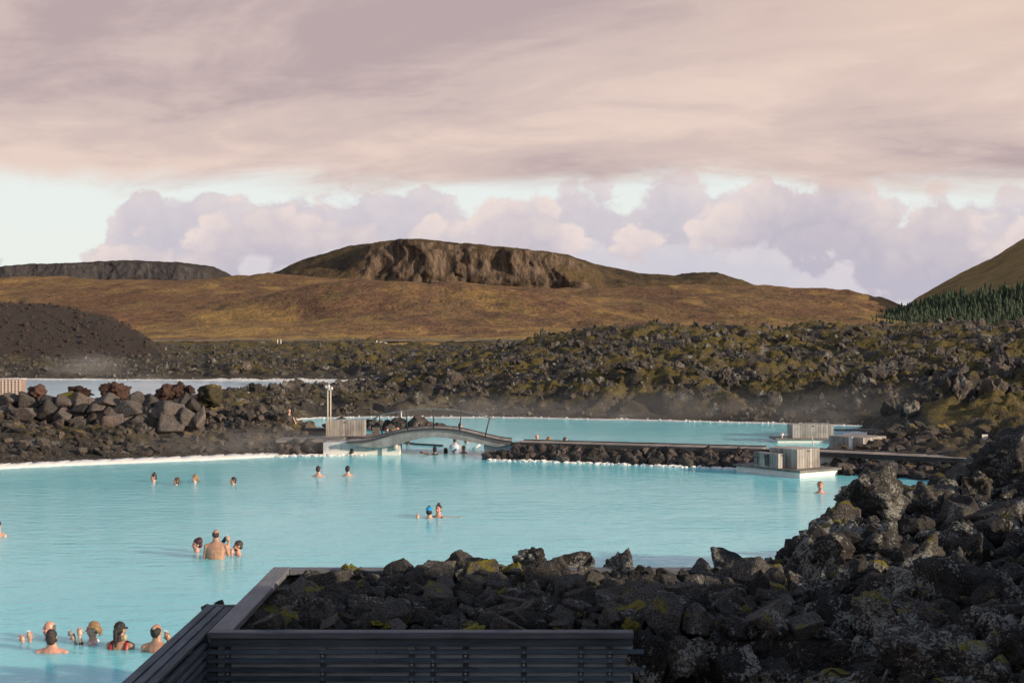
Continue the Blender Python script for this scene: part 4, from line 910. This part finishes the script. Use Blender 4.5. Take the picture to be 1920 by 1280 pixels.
while len(cand) < 270:
    yy = rng.uniform(10.5, 24); xx = rng.uniform(1.35, 0.42*yy)
    yb = float(np.interp(xx, [0, 3.3, 4, 4.65, 7.6, 9], [18.0, 18.6, 19.2, 20.2, 23.2, 24.8]))
    if yy > yb+0.2 or (xx < 1.5 and yy < 13.4 and False): continue
    cand.append((xx, yy))
for (xx, yy) in cand:
    s_ = min(0.36, math.exp(rng.gauss(-1.9, 0.42)))
    place(mound, v_mound[:12] if rng.random() < 0.75 else v_mound[12:], (xx, yy, float(mound_h(np.array([xx]), np.array([yy]))[0])+s_*0.15), s_, flat=(0.7, 1.15))
N = 3600; rs = np.random.RandomState(77); yy = rs.uniform(9.5, 25, N); xx = 1.3+rs.uniform(0, 1, N)*(0.46*yy-1.3)
hh = mound_h(xx, yy); kk = hh > 0.5
scatter('rubble', np.stack([xx, yy, hh+0.02], -1)[kk], np.clip(np.exp(rs.normal(-2.45, 0.45, kk.sum())), 0.03, 0.22), M_mound_s, mound, lib=low, sd=55)
# rocks of the planter bed
v_pl = variants('planter_rock', 16, 5, M_rock_near, 0.085, 10, 700, rough=2.0)
cnt = 0; placed = []
tries = 0
while cnt < 296 and tries < 14000:
    tries += 1
    lx_ = rng.uniform(0.42, XR-XL+1.9); ly_ = rng.uniform(0.22, YBk-YF-0.2); s_ = min(0.25, max(0.085, math.exp(rng.gauss(-1.95, 0.32))))
    if lx_ > XR-XL+0.05 and ly_ < 0.3: continue
    if lx_-s_*0.75 < 0.21 or ly_-s_*0.8 < 0.055: continue
    ok = all((lx_-a)**2+(ly_-b)**2 > (0.54*(s_+c))**2 for a, b, c in placed)
    if not ok: continue
    placed.append((lx_, ly_, s_)); cnt += 1
    zz = ZR-0.11+s_*0.48+0.07*math.sin(lx_*1.7+1)*math.sin(ly_*1.5)
    place(pn_, v_pl, (lx_, ly_, zz), s_*1.0, flat=(0.75, 1.0))
pts = [(XL+rng.uniform(0.4, XR-XL+1.6), YF+rng.uniform(0.2, YBk-YF-0.25), ZR-0.14+rng.uniform(-0.05, 0.08)) for _ in range(620)]
o = scatter('rubble', [(p[0]-XL, p[1]-YF, p[2]) for p in pts], [rng.uniform(0.07, 0.15) for _ in pts], M_rock_near, pn_, lib=mid, sd=66)
M_moss = rockmat('moss', (0.06, 0.06, 0.010), (0.19, 0.175, 0.025), 6.0, perobj=True, relief=0.02, warm=(0.13, 0.12, 0.02))
v_moss = []
for i in range(4):
    bm = bmesh.new(); bmesh.ops.create_icosphere(bm, subdivisions=4, radius=1.0)
    for v_ in bm.verts: v_.co *= 0.85+0.55*mnoise.fractal(v_.co*1.7+Vector((i*5.0, 0, 0)), 0.9, 2.0, 5)
    me = bpy.data.meshes.new('moss'); bm.to_mesh(me); bm.free(); me.polygons.foreach_set('use_smooth', [True]*len(me.polygons)); me.materials.append(M_moss); v_moss.append(me)
for k in range(60):
    a, b, c = rng.choice(placed); s_ = rng.uniform(0.045, 0.115)
    place(pn_, v_moss, (a+rng.uniform(-.06, .06), b+rng.uniform(-.1, 0.0), ZR-0.15+c*0.85), s_, 'moss', (0.5, 0.75))
# rocks piled against the outside of the parapet end, only their tops show
rp = empty('rock_stack', (-3.22, 15.6, 0)); tag(rp, 'dark rocks piled up outside the parapet end', 'rocks')
for (pxx, py, s_) in ((389, 1144, 0.11), (409, 1136, 0.12)):
    q = Q(pxx, py+2, 15.6); obj('rock', rng.choice(v_pl), rp, q-rp.location, (0, 0, pxx), (s_*0.8, s_*0.75, s_*0.75))
for k in range(26):
    zz = -0.3+1.9*k/25; w = 0.16*(1.6-zz*0.5); obj('rock', rng.choice(v_pl), rp, (rng.uniform(-w, w), rng.uniform(-0.1, 0.25), zz), (0, 0, k), (0.24-0.05*zz, 0.24-0.05*zz, 0.17))
# ------------------------------------------------------------------ people
SK = {'pale': (0.56, 0.34, 0.26), 'pink': (0.56, 0.28, 0.21), 'tan': (0.42, 0.23, 0.155), 'brown': (0.17, 0.09, 0.06)}
M_skin = {k: plain('skin_'+k, v, 0.36, 0.2, 11.0) for k, v in SK.items()}
HC = {'black': (0.012, 0.010, 0.010), 'dark': (0.035, 0.023, 0.017), 'brown': (0.075, 0.042, 0.025), 'blond': (0.27, 0.16, 0.075), 'grey': (0.12, 0.10, 0.085), 'ginger': (0.30, 0.11, 0.03), 'maroon': (0.045, 0.012, 0.018), 'blue': (0.01, 0.30, 0.62)}
M_hair = {k: plain('hair_'+k, v, 0.42, 0.55, 34.0, bmp=0.02) for k, v in HC.items()}
M_cloth = {k: plain('cloth_'+k, v, 0.7, 0.15, 20.0) for k, v in {'red': (0.30, 0.01, 0.02), 'black': (0.015, 0.016, 0.02), 'white': (0.62, 0.66, 0.75), 'dark': (0.05, 0.05, 0.048)}.items()}
M_lip = plain('lips', (0.36, 0.09, 0.08), 0.4); M_eye = plain('eyes', (0.03, 0.02, 0.018), 0.3); M_brow = plain('brow', (0.05, 0.03, 0.02), 0.7)
def ell(bm, c, r, rz=0.0, sub=2):
    m = Matrix.Translation(Vector(c)) @ Matrix.Rotation(rz, 4, 'Z') @ Matrix.Diagonal((r[0], r[1], r[2], 1))
    bmesh.ops.create_icosphere(bm, subdivisions=sub, radius=1.0, matrix=m)
def cap(bm, a, b, ra, rb, n=9):
    a, b = Vector(a), Vector(b); L = (b-a).length; k = max(2, int(L/0.03)); tube(bm, [a.lerp(b, i/k) for i in range(k+1)], [ra+(rb-ra)*i/k for i in range(k+1)], n); ell(bm, a, (ra,)*3); ell(bm, b, (rb,)*3)
def hand(bm, w, dirv, side, curl=0.6, spread=0.5):
    """palm, four fingers of unequal length and a thumb from the side of the palm"""
    w = Vector(w); f = Vector(dirv).normalized(); sd = Vector(side); sd = (sd-f*sd.dot(f)).normalized(); nrm = f.cross(sd)
    ell(bm, w+f*0.045, (0.042, 0.042, 0.042)); cap(bm, w, w+f*0.075, 0.030, 0.036)
    for j, L in enumerate((0.062, 0.072, 0.068, 0.052)):
        o = w+f*0.075+sd*(0.033-0.022*j); d1 = (f+sd*(0.25-0.16*j)*spread+nrm*curl*0.5).normalized(); m_ = o+d1*L*0.55; d2 = (d1+nrm*curl).normalized()
        cap(bm, o, m_, 0.0105, 0.0095, 6); cap(bm, m_, m_+d2*L*0.5, 0.0095, 0.008, 6)
    o = w+f*0.03+sd*0.034; m_ = o+(f*0.6+sd).normalized()*0.035; cap(bm, o, m_, 0.013, 0.011, 6); cap(bm, m_, m_+(f+sd*0.2+nrm*curl*0.6).normalized()*0.03, 0.011, 0.009, 6)
def remesh(o, vox, it=2):
    m = o.modifiers.new('r', 'REMESH'); m.mode = 'VOXEL'; m.voxel_size = vox; m.use_smooth_shade = True
    s = o.modifiers.new('s', 'SMOOTH'); s.factor = 0.5; s.iterations = it
def person(pxp, py, n, deg, skin, hair, style, label, hd=None, arms=(), group='bathers in the lagoon', wide=1.0, cloth=None, pos=None, face=False, lean=0.0, detail=False, scale=1.0, hat=None, wrist_band=None):
    """n = height of the neck base above the water; deg = facing, 0 towards the camera, -90 picture left"""
    p = pos if pos is not None else P(pxp, py)
    r = empty('person', p); r.scale = (scale,)*3; tag(r, label, 'person', group)
    rz = R(deg); hz = R(hd if hd is not None else deg); Rt = Matrix.Rotation(rz, 3, 'Z'); Rh = Matrix.Rotation(hz, 3, 'Z')
    N = Vector((0, 0, n)); bm = bmesh.new()
    rings = [(-0.62, .150, .105), (-0.45, .150, .105), (-0.30, .160, .110), (-0.18, .172, .112), (-0.09, .182, .102), (-0.045, .168, .088), (-0.01, .128, .074), (0.025, .085, .064), (0.05, .062, .060), (0.12, .055, .058)]
    vs = []
    for (z, a, b) in rings:
        vs.append([bm.verts.new(N+Rt @ Vector((a*wide*math.cos(2*math.pi*k/16), b*math.sin(2*math.pi*k/16)+lean*z, z))) for k in range(16)])
    for A, B in zip(vs, vs[1:]):
        for k in range(16): bm.faces.new((A[k], A[(k+1) % 16], B[(k+1) % 16], B[k]))
    bm.faces.new(vs[0][::-1]); bm.faces.new(vs[-1])
    sh = {s: N+Rt @ Vector((s*0.175*wide, 0.0, -0.075)) for s in (-1, 1)}
    for s in (-1, 1): ell(bm, sh[s], (0.062, 0.062, 0.062)); cap(bm, N+Vector((0, 0, 0.0)), sh[s]+Vector((0, 0, 0.008)), 0.052, 0.054)
    given = {a[0]: a for a in arms}
    for s in (-1, 1):
        if s in given:
            _, el, wr, hdv, hs, cu = given[s]; E, Wr = N+Vector(el), N+Vector(wr)
            cap(bm, sh[s], E, 0.050, 0.040); cap(bm, E, Wr, 0.040, 0.026); hand(bm, Wr, hdv, hs, cu)
        else:
            E = sh[s]+Rt @ Vector((s*0.045, -0.02, -0.28)); cap(bm, sh[s], E, 0.052, 0.042); cap(bm, E, E+Rt @ Vector((s*-0.02, -0.16, -0.16)), 0.042, 0.03)
    Hc = N+Vector((0, 0, 0.182))
    def hp(x, y, z): return Hc+Rh @ Vector((x, y, z))
    ell(bm, hp(0, 0.008, 0.025), (0.076, 0.094, 0.094), hz, 3); ell(bm, hp(0, -0.02, -0.045), (0.058, 0.068, 0.072), hz, 3); ell(bm, hp(0, -0.055, -0.092), (0.028, 0.026, 0.020), hz)
    cap(bm, hp(0, -0.085, 0.020), hp(0, -0.106, -0.022), 0.009, 0.015, 7)
    for s in (-1, 1): ell(bm, hp(s*0.077, 0.012, -0.008), (0.012, 0.020, 0.031), hz); ell(bm, hp(s*0.032, -0.070, -0.02), (0.022, 0.02, 0.02), hz)
    o = bmobj('body', bm, M_skin[skin], r, smooth=True); remesh(o, 0.0085 if detail else 0.014, 3 if detail else 2)
    if style != 'bald':
        bm = bmesh.new()
        if style == 'crown':      # ring of hair below a bare crown
            ell(bm, hp(0, 0.030, 0.012), (0.084, 0.084, 0.088), hz, 3); ell(bm, hp(0, 0.046, -0.02), (0.076, 0.062, 0.07), hz, 3)
        elif style == 'stubble': ell(bm, hp(0, 0.022, 0.018), (0.0775, 0.086, 0.084), hz, 3)
        elif style == 'headband':
            ell(bm, hp(0, 0.022, -0.01), (0.085, 0.090, 0.088), hz, 3)
        else:
            ell(bm, hp(0, 0.020, 0.040), (0.085, 0.096, 0.092), hz, 3); ell(bm, hp(0, 0.044, -0.012), (0.080, 0.066, 0.075), hz, 3)
        if style == 'shaggy':
            ell(bm, hp(0, 0.042, -0.05), (0.072, 0.055, 0.07), hz, 3)
            for s in (-1, 1): ell(bm, hp(s*0.070, 0.008, -0.03), (0.018, 0.035, 0.055), hz)
        if style == 'bun': ell(bm, hp(0, 0.030, 0.140), (0.045, 0.045, 0.040), hz, 2)
        if style == 'lowbun': ell(bm, hp(0, 0.115, -0.035), (0.040, 0.04, 0.062), hz, 2); cap(bm, hp(0, 0.12, -0.06), hp(0, 0.112, -0.12), 0.034, 0.016)
        if style == 'ponytail':
            ell(bm, hp(0, 0.10, 0.0), (0.036, 0.030, 0.05), hz); cap(bm, hp(0, 0.105, -0.02), hp(0, 0.115, -0.15), 0.042, 0.032); cap(bm, hp(0, 0.115, -0.15), hp(0, 0.10, -0.27), 0.032, 0.010)
        if style == 'turban':
            ell(bm, hp(0, 0.03, 0.075), (0.093, 0.105, 0.078), hz, 3); ell(bm, hp(0, 0.06, 0.125), (0.062, 0.065, 0.045), hz, 3); ell(bm, hp(0, 0.06, 0.0), (0.080, 0.070, 0.08), hz, 3)
        for v_ in bm.verts: v_.co += v_.normal*0.0+Vector([0.009*mnoise.noise(Vector((v_.co.x*45, v_.co.y*45, v_.co.z*14))+Vector((i*9.0, pxp, 0))) for i in range(3)])
        ho = bmobj('hair' if style != 'turban' else 'turban', bm, M_hair[hair], r, smooth=True); remesh(ho, 0.010 if detail else 0.015, 1)
    if style == 'crown':
        bm = bmesh.new(); ell(bm, hp(0, 0.066, 0.064), (0.034, 0.046, 0.036), hz, 3); bmobj('bald_patch', bm, M_skin[skin], r, smooth=True)
    if style == 'headband':
        bm = bmesh.new(); ell(bm, hp(0, 0.015, 0.062), (0.087, 0.101, 0.072), hz, 3); bo = bmobj('cap', bm, M_hair['blue'], r, smooth=True); bm = bmesh.new(); ell(bm, hp(0, 0.02, 0.14), (0.03, 0.03, 0.022), hz); bmobj('topknot', bm, M_hair['black'], r, smooth=True)
    if style == 'beard' :
        bm = bmesh.new(); ell(bm, hp(0, -0.038, -0.075), (0.060, 0.058, 0.050), hz, 3); bmobj('beard', bm, M_hair['dark'], r, smooth=True)
    if face:
        for s in (-1, 1):
            bm = bmesh.new(); ell(bm, hp(s*0.032, -0.0865, 0.010), (0.013, 0.007, 0.007), hz); bmobj('eye', bm, M_eye, r, smooth=True)
            bm = bmesh.new(); cap(bm, hp(s*0.017, -0.091, 0.030), hp(s*0.048, -0.080, 0.031), 0.005, 0.004, 6); bmobj('eyebrow', bm, M_brow, r, smooth=True)
        bm = bmesh.new(); cap(bm, hp(-0.024, -0.083, -0.056), hp(0.024, -0.083, -0.056), 0.008, 0.008, 6); ell(bm, hp(0, -0.088, -0.058), (0.024, 0.008, 0.010), hz); bmobj('mouth', bm, M_lip, r, smooth=True)
    if cloth:
        kind, colr = cloth
        bm = bmesh.new()
        if kind == 'straps':      # two shoulder straps running down the back and chest
            for s in (-1, 1):
                path = [(s*0.120, 0.112, -0.24), (s*0.122, 0.116, -0.17), (s*0.124, 0.104, -0.09), (s*0.122, 0.072, -0.030), (s*0.120, 0.02, -0.008), (s*0.118, -0.04, -0.020), (s*0.112, -0.092, -0.07), (s*0.10, -0.118, -0.16), (s*0.09, -0.12, -0.24)]
                tube(bm, [N+Rt @ Vector(q_) for q_ in path], 0.021, 8)
        else:                     # vest: a slightly larger torso shell
            vs = []
            for (z, a, b) in ((-0.6, .158, .114), (-0.30, .168, .119), (-0.18, .180, .121), (-0.09, .200, .120), (-0.045, .192, .108), (-0.005, .152, .094), (0.018, .10, .08)):
                vs.append([bm.verts.new(N+Rt @ Vector((a*wide*math.cos(2*math.pi*k/16), b*math.sin(2*math.pi*k/16)+lean*z, z))) for k in range(16)])
            for A, B in zip(vs, vs[1:]):
                for k in range(16): bm.faces.new((A[k], A[(k+1) % 16], B[(k+1) % 16], B[k]))
        bmobj('swimsuit' if kind == 'straps' else 'vest', bm, M_cloth[colr], r, smooth=True)
    if hat == 'sunglasses':
        bm = bmesh.new()
        for s in (-1, 1): ell(bm, hp(s*0.034, -0.098, 0.010), (0.027, 0.008, 0.021), hz); cap(bm, hp(s*0.062, -0.09, 0.014), hp(s*0.084, 0.0, 0.012), 0.005, 0.005, 6)
        bmobj('sunglasses', bm, M_cloth['black'], r, smooth=True)
    if wrist_band:
        bm = bmesh.new(); s, k = wrist_band; E, Wr = N+Vector(given[s][1]), N+Vector(given[s][2]); tube(bm, [E.lerp(Wr, k-0.05), E.lerp(Wr, k+0.05)], 0.036, 12); bmobj('wristband', bm, M_cloth['black'], r, smooth=True)
    return r, p+N

def glass(name, p, col, label, h=0.115, r=0.036, full=0.75, tilt=(0, 0, 0)):
    e = empty(name, p); e.rotation_euler = tilt; tag(e, label, 'drink', 'drinks held by the bathers')
    m, t, b = newmat('drink_'+name+label[:6]); b.inputs['Base Color'].default_value = (*col, 1); b.inputs['Roughness'].default_value = 0.15
    bm = bmesh.new(); tube(bm, [(0, 0, 0.004), (0, 0, h*full)], [r*0.80, r*0.93], 16); bmobj('drink', bm, m, e, smooth=True)
    g, t, b = newmat('cup_'+label[:6]); b.inputs['Base Color'].default_value = (0.85, 0.9, 0.9, 1); b.inputs['Alpha'].default_value = 0.25; b.inputs['Roughness'].default_value = 0.1
    bm = bmesh.new()
    for q_ in ((r*0.86, r), ):
        bot = [bm.verts.new((q_[0]*math.cos(k*math.pi/8), q_[0]*math.sin(k*math.pi/8), 0)) for k in range(16)]; tp_ = [bm.verts.new((q_[1]*math.cos(k*math.pi/8), q_[1]*math.sin(k*math.pi/8), h)) for k in range(16)]
        for k in range(16): bm.faces.new((bot[k], bot[(k+1) % 16], tp_[(k+1) % 16], tp_[k]))
        bm.faces.new(bot[::-1])
    bmobj('cup', bm, g, e, smooth=True); return e
U = Vector((0, 0, 1))
# --- near group
_, b = person(92, 1199, 0.0, -50, 'pink', 'grey', 'stubble', 'balding bather facing left behind the shaggy haired man, raising a beer', arms=((-1, (-0.20, -0.10, -0.22), (-0.27, -0.12, 0.02), (-0.1, 0, 1), (1, 0, 0), 0.9), (1, (-0.10, -0.25, -0.30), (-0.37, -0.16, 0.0), (-0.1, 0, 1), (-1, 0, 0), 0.9)), detail=True, face=True)
glass('beer_glass', b+Vector((-0.275, -0.16, 0.075)), (0.42, 0.20, 0.03), 'beer glass in the raised hand of the balding bather')
person(97, 1222, 0.055, 178, 'pink', 'dark', 'shaggy', 'man with wet shaggy brown hair seen from behind, reddened shoulders', detail=True, wide=1.22)
_, b = person(174, 1205, 0.045, -75, 'pale', 'blond', 'lowbun', 'laughing blonde woman in profile with one hand lifted to her face', hd=-62, arms=((1, (-0.10, -0.16, -0.20), (-0.165, -0.15, 0.10), (-0.05, 0, 1), (1, 0, 0.2), 0.7), (-1, (-0.16, -0.05, -0.22), (-0.27, -0.10, 0.02), (-0.25, 0, 1), (-1, 0, 0), 0.8)), detail=True, face=True, cloth=('straps', 'white'), wrist_band=(1, 0.62))
glass('red_drink', b+Vector((-0.32, -0.14, 0.10)), (0.10, 0.004, 0.012), 'dark red drink held out by the laughing blonde woman', h=0.085, full=0.9, r=0.04)
_, b = person(226, 1215, 0.12, 172, 'tan', 'black', 'ponytail', 'woman with black ponytail and red shoulder straps seen from behind', hd=150, detail=True, cloth=('straps', 'red'), hat='sunglasses')
glass('yellow_drink', b+Vector((0.10, -0.13, 0.035)), (0.50, 0.30, 0.02), 'yellow drink beside the black ponytail', h=0.10, full=0.85, r=0.042)
_, b = person(294, 1221, 0.13, 168, 'tan', 'black', 'crown', 'man with dark hair and a bald crown seen from behind near the parapet', hd=160, detail=True, wide=1.15, arms=((-1, (0.27, 0.10, -0.22), (0.13, 0.20, 0.0), (-0.1, 0, 1), (-1, 0, 0), 0.8),))
glass('amber_drink', b+Vector((0.10, 0.20, 0.05)), (0.35, 0.13, 0.03), 'amber drink lifted by the man with the bald crown')
# --- middle group
person(369, 1034, -0.02, -68, 'pink', 'maroon', 'turban', 'bather in a dark maroon head wrap looking left', face=True, detail=True)
_, b = person(405, 1047, 0.34, 180, 'tan', 'dark', 'stubble', 'broad bare backed man with shaved head standing waist deep', detail=True, wide=1.22, scale=1.0, arms=((-1, (0.27, 0.02, -0.26), (0.255, 0.10, 0.02), (-0.1, 0.1, 1), (-1, 0, 0), 0.8),))
glass('small_drink', b+Vector((0.235, 0.05, 0.06)), (0.38, 0.20, 0.05), 'small drink in the raised hand of the broad backed man')
o = boxobj('phone', (-0.04, -0.006, -0.075), (0.04, 0.006, 0.075), plain('phone_case', (0.015, 0.045, 0.10), 0.4), None, b+Vector((0.165, 0.12, 0.06)), (0.2, 0.6, 0.3), 0.004); tag(o, 'dark blue phone beside the shoulder of the broad backed man', 'phone')
person(446, 1040, 0.02, -70, 'pink', 'dark', 'beard', 'bearded man in profile with a hand at his mouth', face=True, detail=True, arms=((1, (-0.05, -0.22, -0.20), (-0.115, -0.13, 0.02), (0.1, 0.1, 1), (1, 0, 0), 0.8),))
# --- couple in the middle of the lagoon
_, b = person(805, 971, 0.0, 165, 'pale', 'black', 'headband', 'bather in a bright blue cap seen from behind', detail=True, arms=((1, (-0.26, 0.0, -0.14), (-0.31, -0.05, -0.02), (0, 0, 1), (1, 0, 0), 0.3), ))
person(822, 969, 0.03, -20, 'pink', 'dark', 'bun', 'woman with dark topknot and black straps facing the blue capped bather', face=True, detail=True, cloth=('straps', 'black'), arms=((1, (0.30, 0.0, -0.06), (0.52, -0.02, -0.05), (1, 0, 0), (0, -1, 0), 0.3),))
# --- row of heads toward the left bank
person(288, 903, -0.03, -60, 'pink', 'dark', 'bun', 'woman with small dark bun, leftmost head of the row below the bank', face=True)
person(331, 908, -0.07, -70, 'pink', 'brown', 'shaggy', 'brown haired head, low in the water, second in the row below the bank')
person(365, 904, -0.04, -65, 'pale', 'blond', 'lowbun', 'blond head in the row below the bank')
person(437, 908, -0.06, -60, 'tan', 'black', 'short', 'short black haired head, last of the row below the bank')
person(597, 893, 0.06, 172, 'pale', 'dark', 'short', 'dark haired man with pale shoulders, left one of the pair facing the bridge')
person(652, 892, 0.05, 175, 'pale', 'black', 'short', 'black haired man, right one of the pair facing the bridge')
person(-4, 1005, 0.08, 170, 'pale', 'black', 'lowbun', 'bather with dark hair cut off by the left picture edge', detail=True)
# --- by and beyond the bridge
person(815, 852, 0.02, -160, 'brown', 'black', 'bun', 'dark skinned bather with topknot stretching an arm out under the bridge', cloth=('vest', 'black'), arms=((1, (-0.27, -0.02, 0.0), (-0.46, -0.04, 0.06), (-1, 0, 0.1), (0, 0, 1), 0.3),))
person(836, 849, -0.09, 160, 'brown', 'black', 'shaggy', 'dark head low in the water under the bridge')
person(853, 840, 0.16, 175, 'pale', 'brown', 'short', 'bather in a pale swimsuit seen from behind through the arch', cloth=('vest', 'white'))
person(869, 849, 0.02, 170, 'pink', 'grey', 'bald', 'bald pink shouldered man under the right side of the arch')
person(765, 834, -0.02, 140, 'brown', 'black', 'shaggy', 'dark haired bather leaning by the boom next to the bridge pier', lean=0.4)
person(875, 829.5, -0.12, 100, 'pink', 'brown', 'short', 'pink swimmer just below the arch soffit')
person(863, 806, 0.02, 90, 'pink', 'brown', 'bun', 'bather seen between the handrail posts beyond the bridge')
person(722, 806, 0.16, -40, 'pink', 'dark', 'bun', 'bather with raised hair standing behind the left end of the handrail', pos=P(722, 806))
person(725, 814, 0.02, 60, 'pink', 'black', 'short', 'dark haired bather sitting by the left end of the bridge')
person(738, 815, 0.04, -60, 'pink', 'grey', 'short', 'grey haired bather in the group behind the bridge deck')
person(745, 814, 0.04, -100, 'pink', 'brown', 'bald', 'bald bather at the right of the group behind the bridge deck')
person(1007, 830, 0.08, 170, 'pink', 'grey', 'bald', 'bald red shouldered bather behind the causeway')
person(1028, 832, 0.02, -100, 'pink', 'ginger', 'short', 'ginger haired head behind the causeway')
person(1060, 833, 0.02, 120, 'pale', 'dark', 'short', 'dark haired head behind the causeway')
person(1086, 837, -0.08, 100, 'pink', 'grey', 'bald', 'bald head barely showing over the causeway planks')
person(1538, 924, 0.02, -10, 'pink', 'ginger', 'short', 'ginger haired man facing the camera near the foreground lava', face=True, scale=1.1)
person(1578, 927, -0.12, 90, 'pink', 'brown', 'bald', 'swimmer mostly hidden by the big foreground boulder')
person(1652, 803, -0.08, -90, 'pink', 'brown', 'bald', 'lone reddened swimmer by the far white shore')
# person in dark clothes on the rocks left of the bridge
person(542, 800, 0.56, -150, 'pale', 'ginger', 'bald', 'person in a dark top sitting on the lava rocks with one arm stretched out', pos=Q(542, 800, 62), cloth=('vest', 'dark'), arms=((1, (-0.22, 0.0, -0.07), (-0.40, 0.0, 0.03), (-1, 0, 0.3), (0, 0, 1), 0.3), (-1, (0.20, -0.03, -0.12), (0.30, -0.06, -0.32), (0.3, 0, -1), (1, 0, 0), 0.4)), group='people on the bank', scale=0.9)
# ------------------------------------------------------------------ steam drifting off the hot water
def steam(px, py, dd, size, dens, name='steam'):
    m = bpy.data.materials.new('steam'); m.use_nodes = True; m.node_tree.nodes.clear(); t = NT(m.node_tree)
    co = t.n('ShaderNodeTexCoord').outputs['Object']
    ln = t.n('ShaderNodeVectorMath', operation='LENGTH'); t.set(ln.inputs[0], co)
    f = t.math('MULTIPLY', t.step(ln.outputs['Value'], 1.0, 0.15), t.step(t.noise(t.vmul(co, (2.2, 2.2, 1.3)), 1.0, 2, 0.6), 0.30, 0.70, 0.15, 1.4))
    pv_ = t.n('ShaderNodeVolumePrincipled', ins={'Color': (0.93, 0.94, 0.96), 'Density': t.math('MULTIPLY', f, dens)})
    o = t.n('ShaderNodeOutputMaterial'); m.node_tree.links.new(pv_.outputs[0], o.inputs['Volume'])
    bm = bmesh.new(); bmesh.ops.create_icosphere(bm, subdivisions=3, radius=1.0)
    ob = bmobj(name, bm, m, None, Q(px, py, dd)); ob.scale = size
    return ob
for (px_, py_, dd_, size_, de_, lab_) in ((1640, 775, 77, (9, 4, 1.9), 0.075, 'white steam drifting along the far right shore'), (1250, 770, 80, (11, 4, 1.7), 0.04, 'thin steam over the far shore in the middle'),
        (880, 772, 80, (8, 4, 1.4), 0.035, 'thin steam behind the arched bridge'), (265, 730, 100, (4.5, 4, 1.5), 0.07, 'steam in the gap between the lava lumps'), (160, 690, 150, (6, 5, 2.4), 0.045, 'steam plume at the far edge of the pale pool'), (440, 830, 57, (7, 4, 0.8), 0.05, 'low steam along the left bank')):
    tag(steam(px_, py_, dd_, size_, de_), lab_, 'steam', kind='stuff')
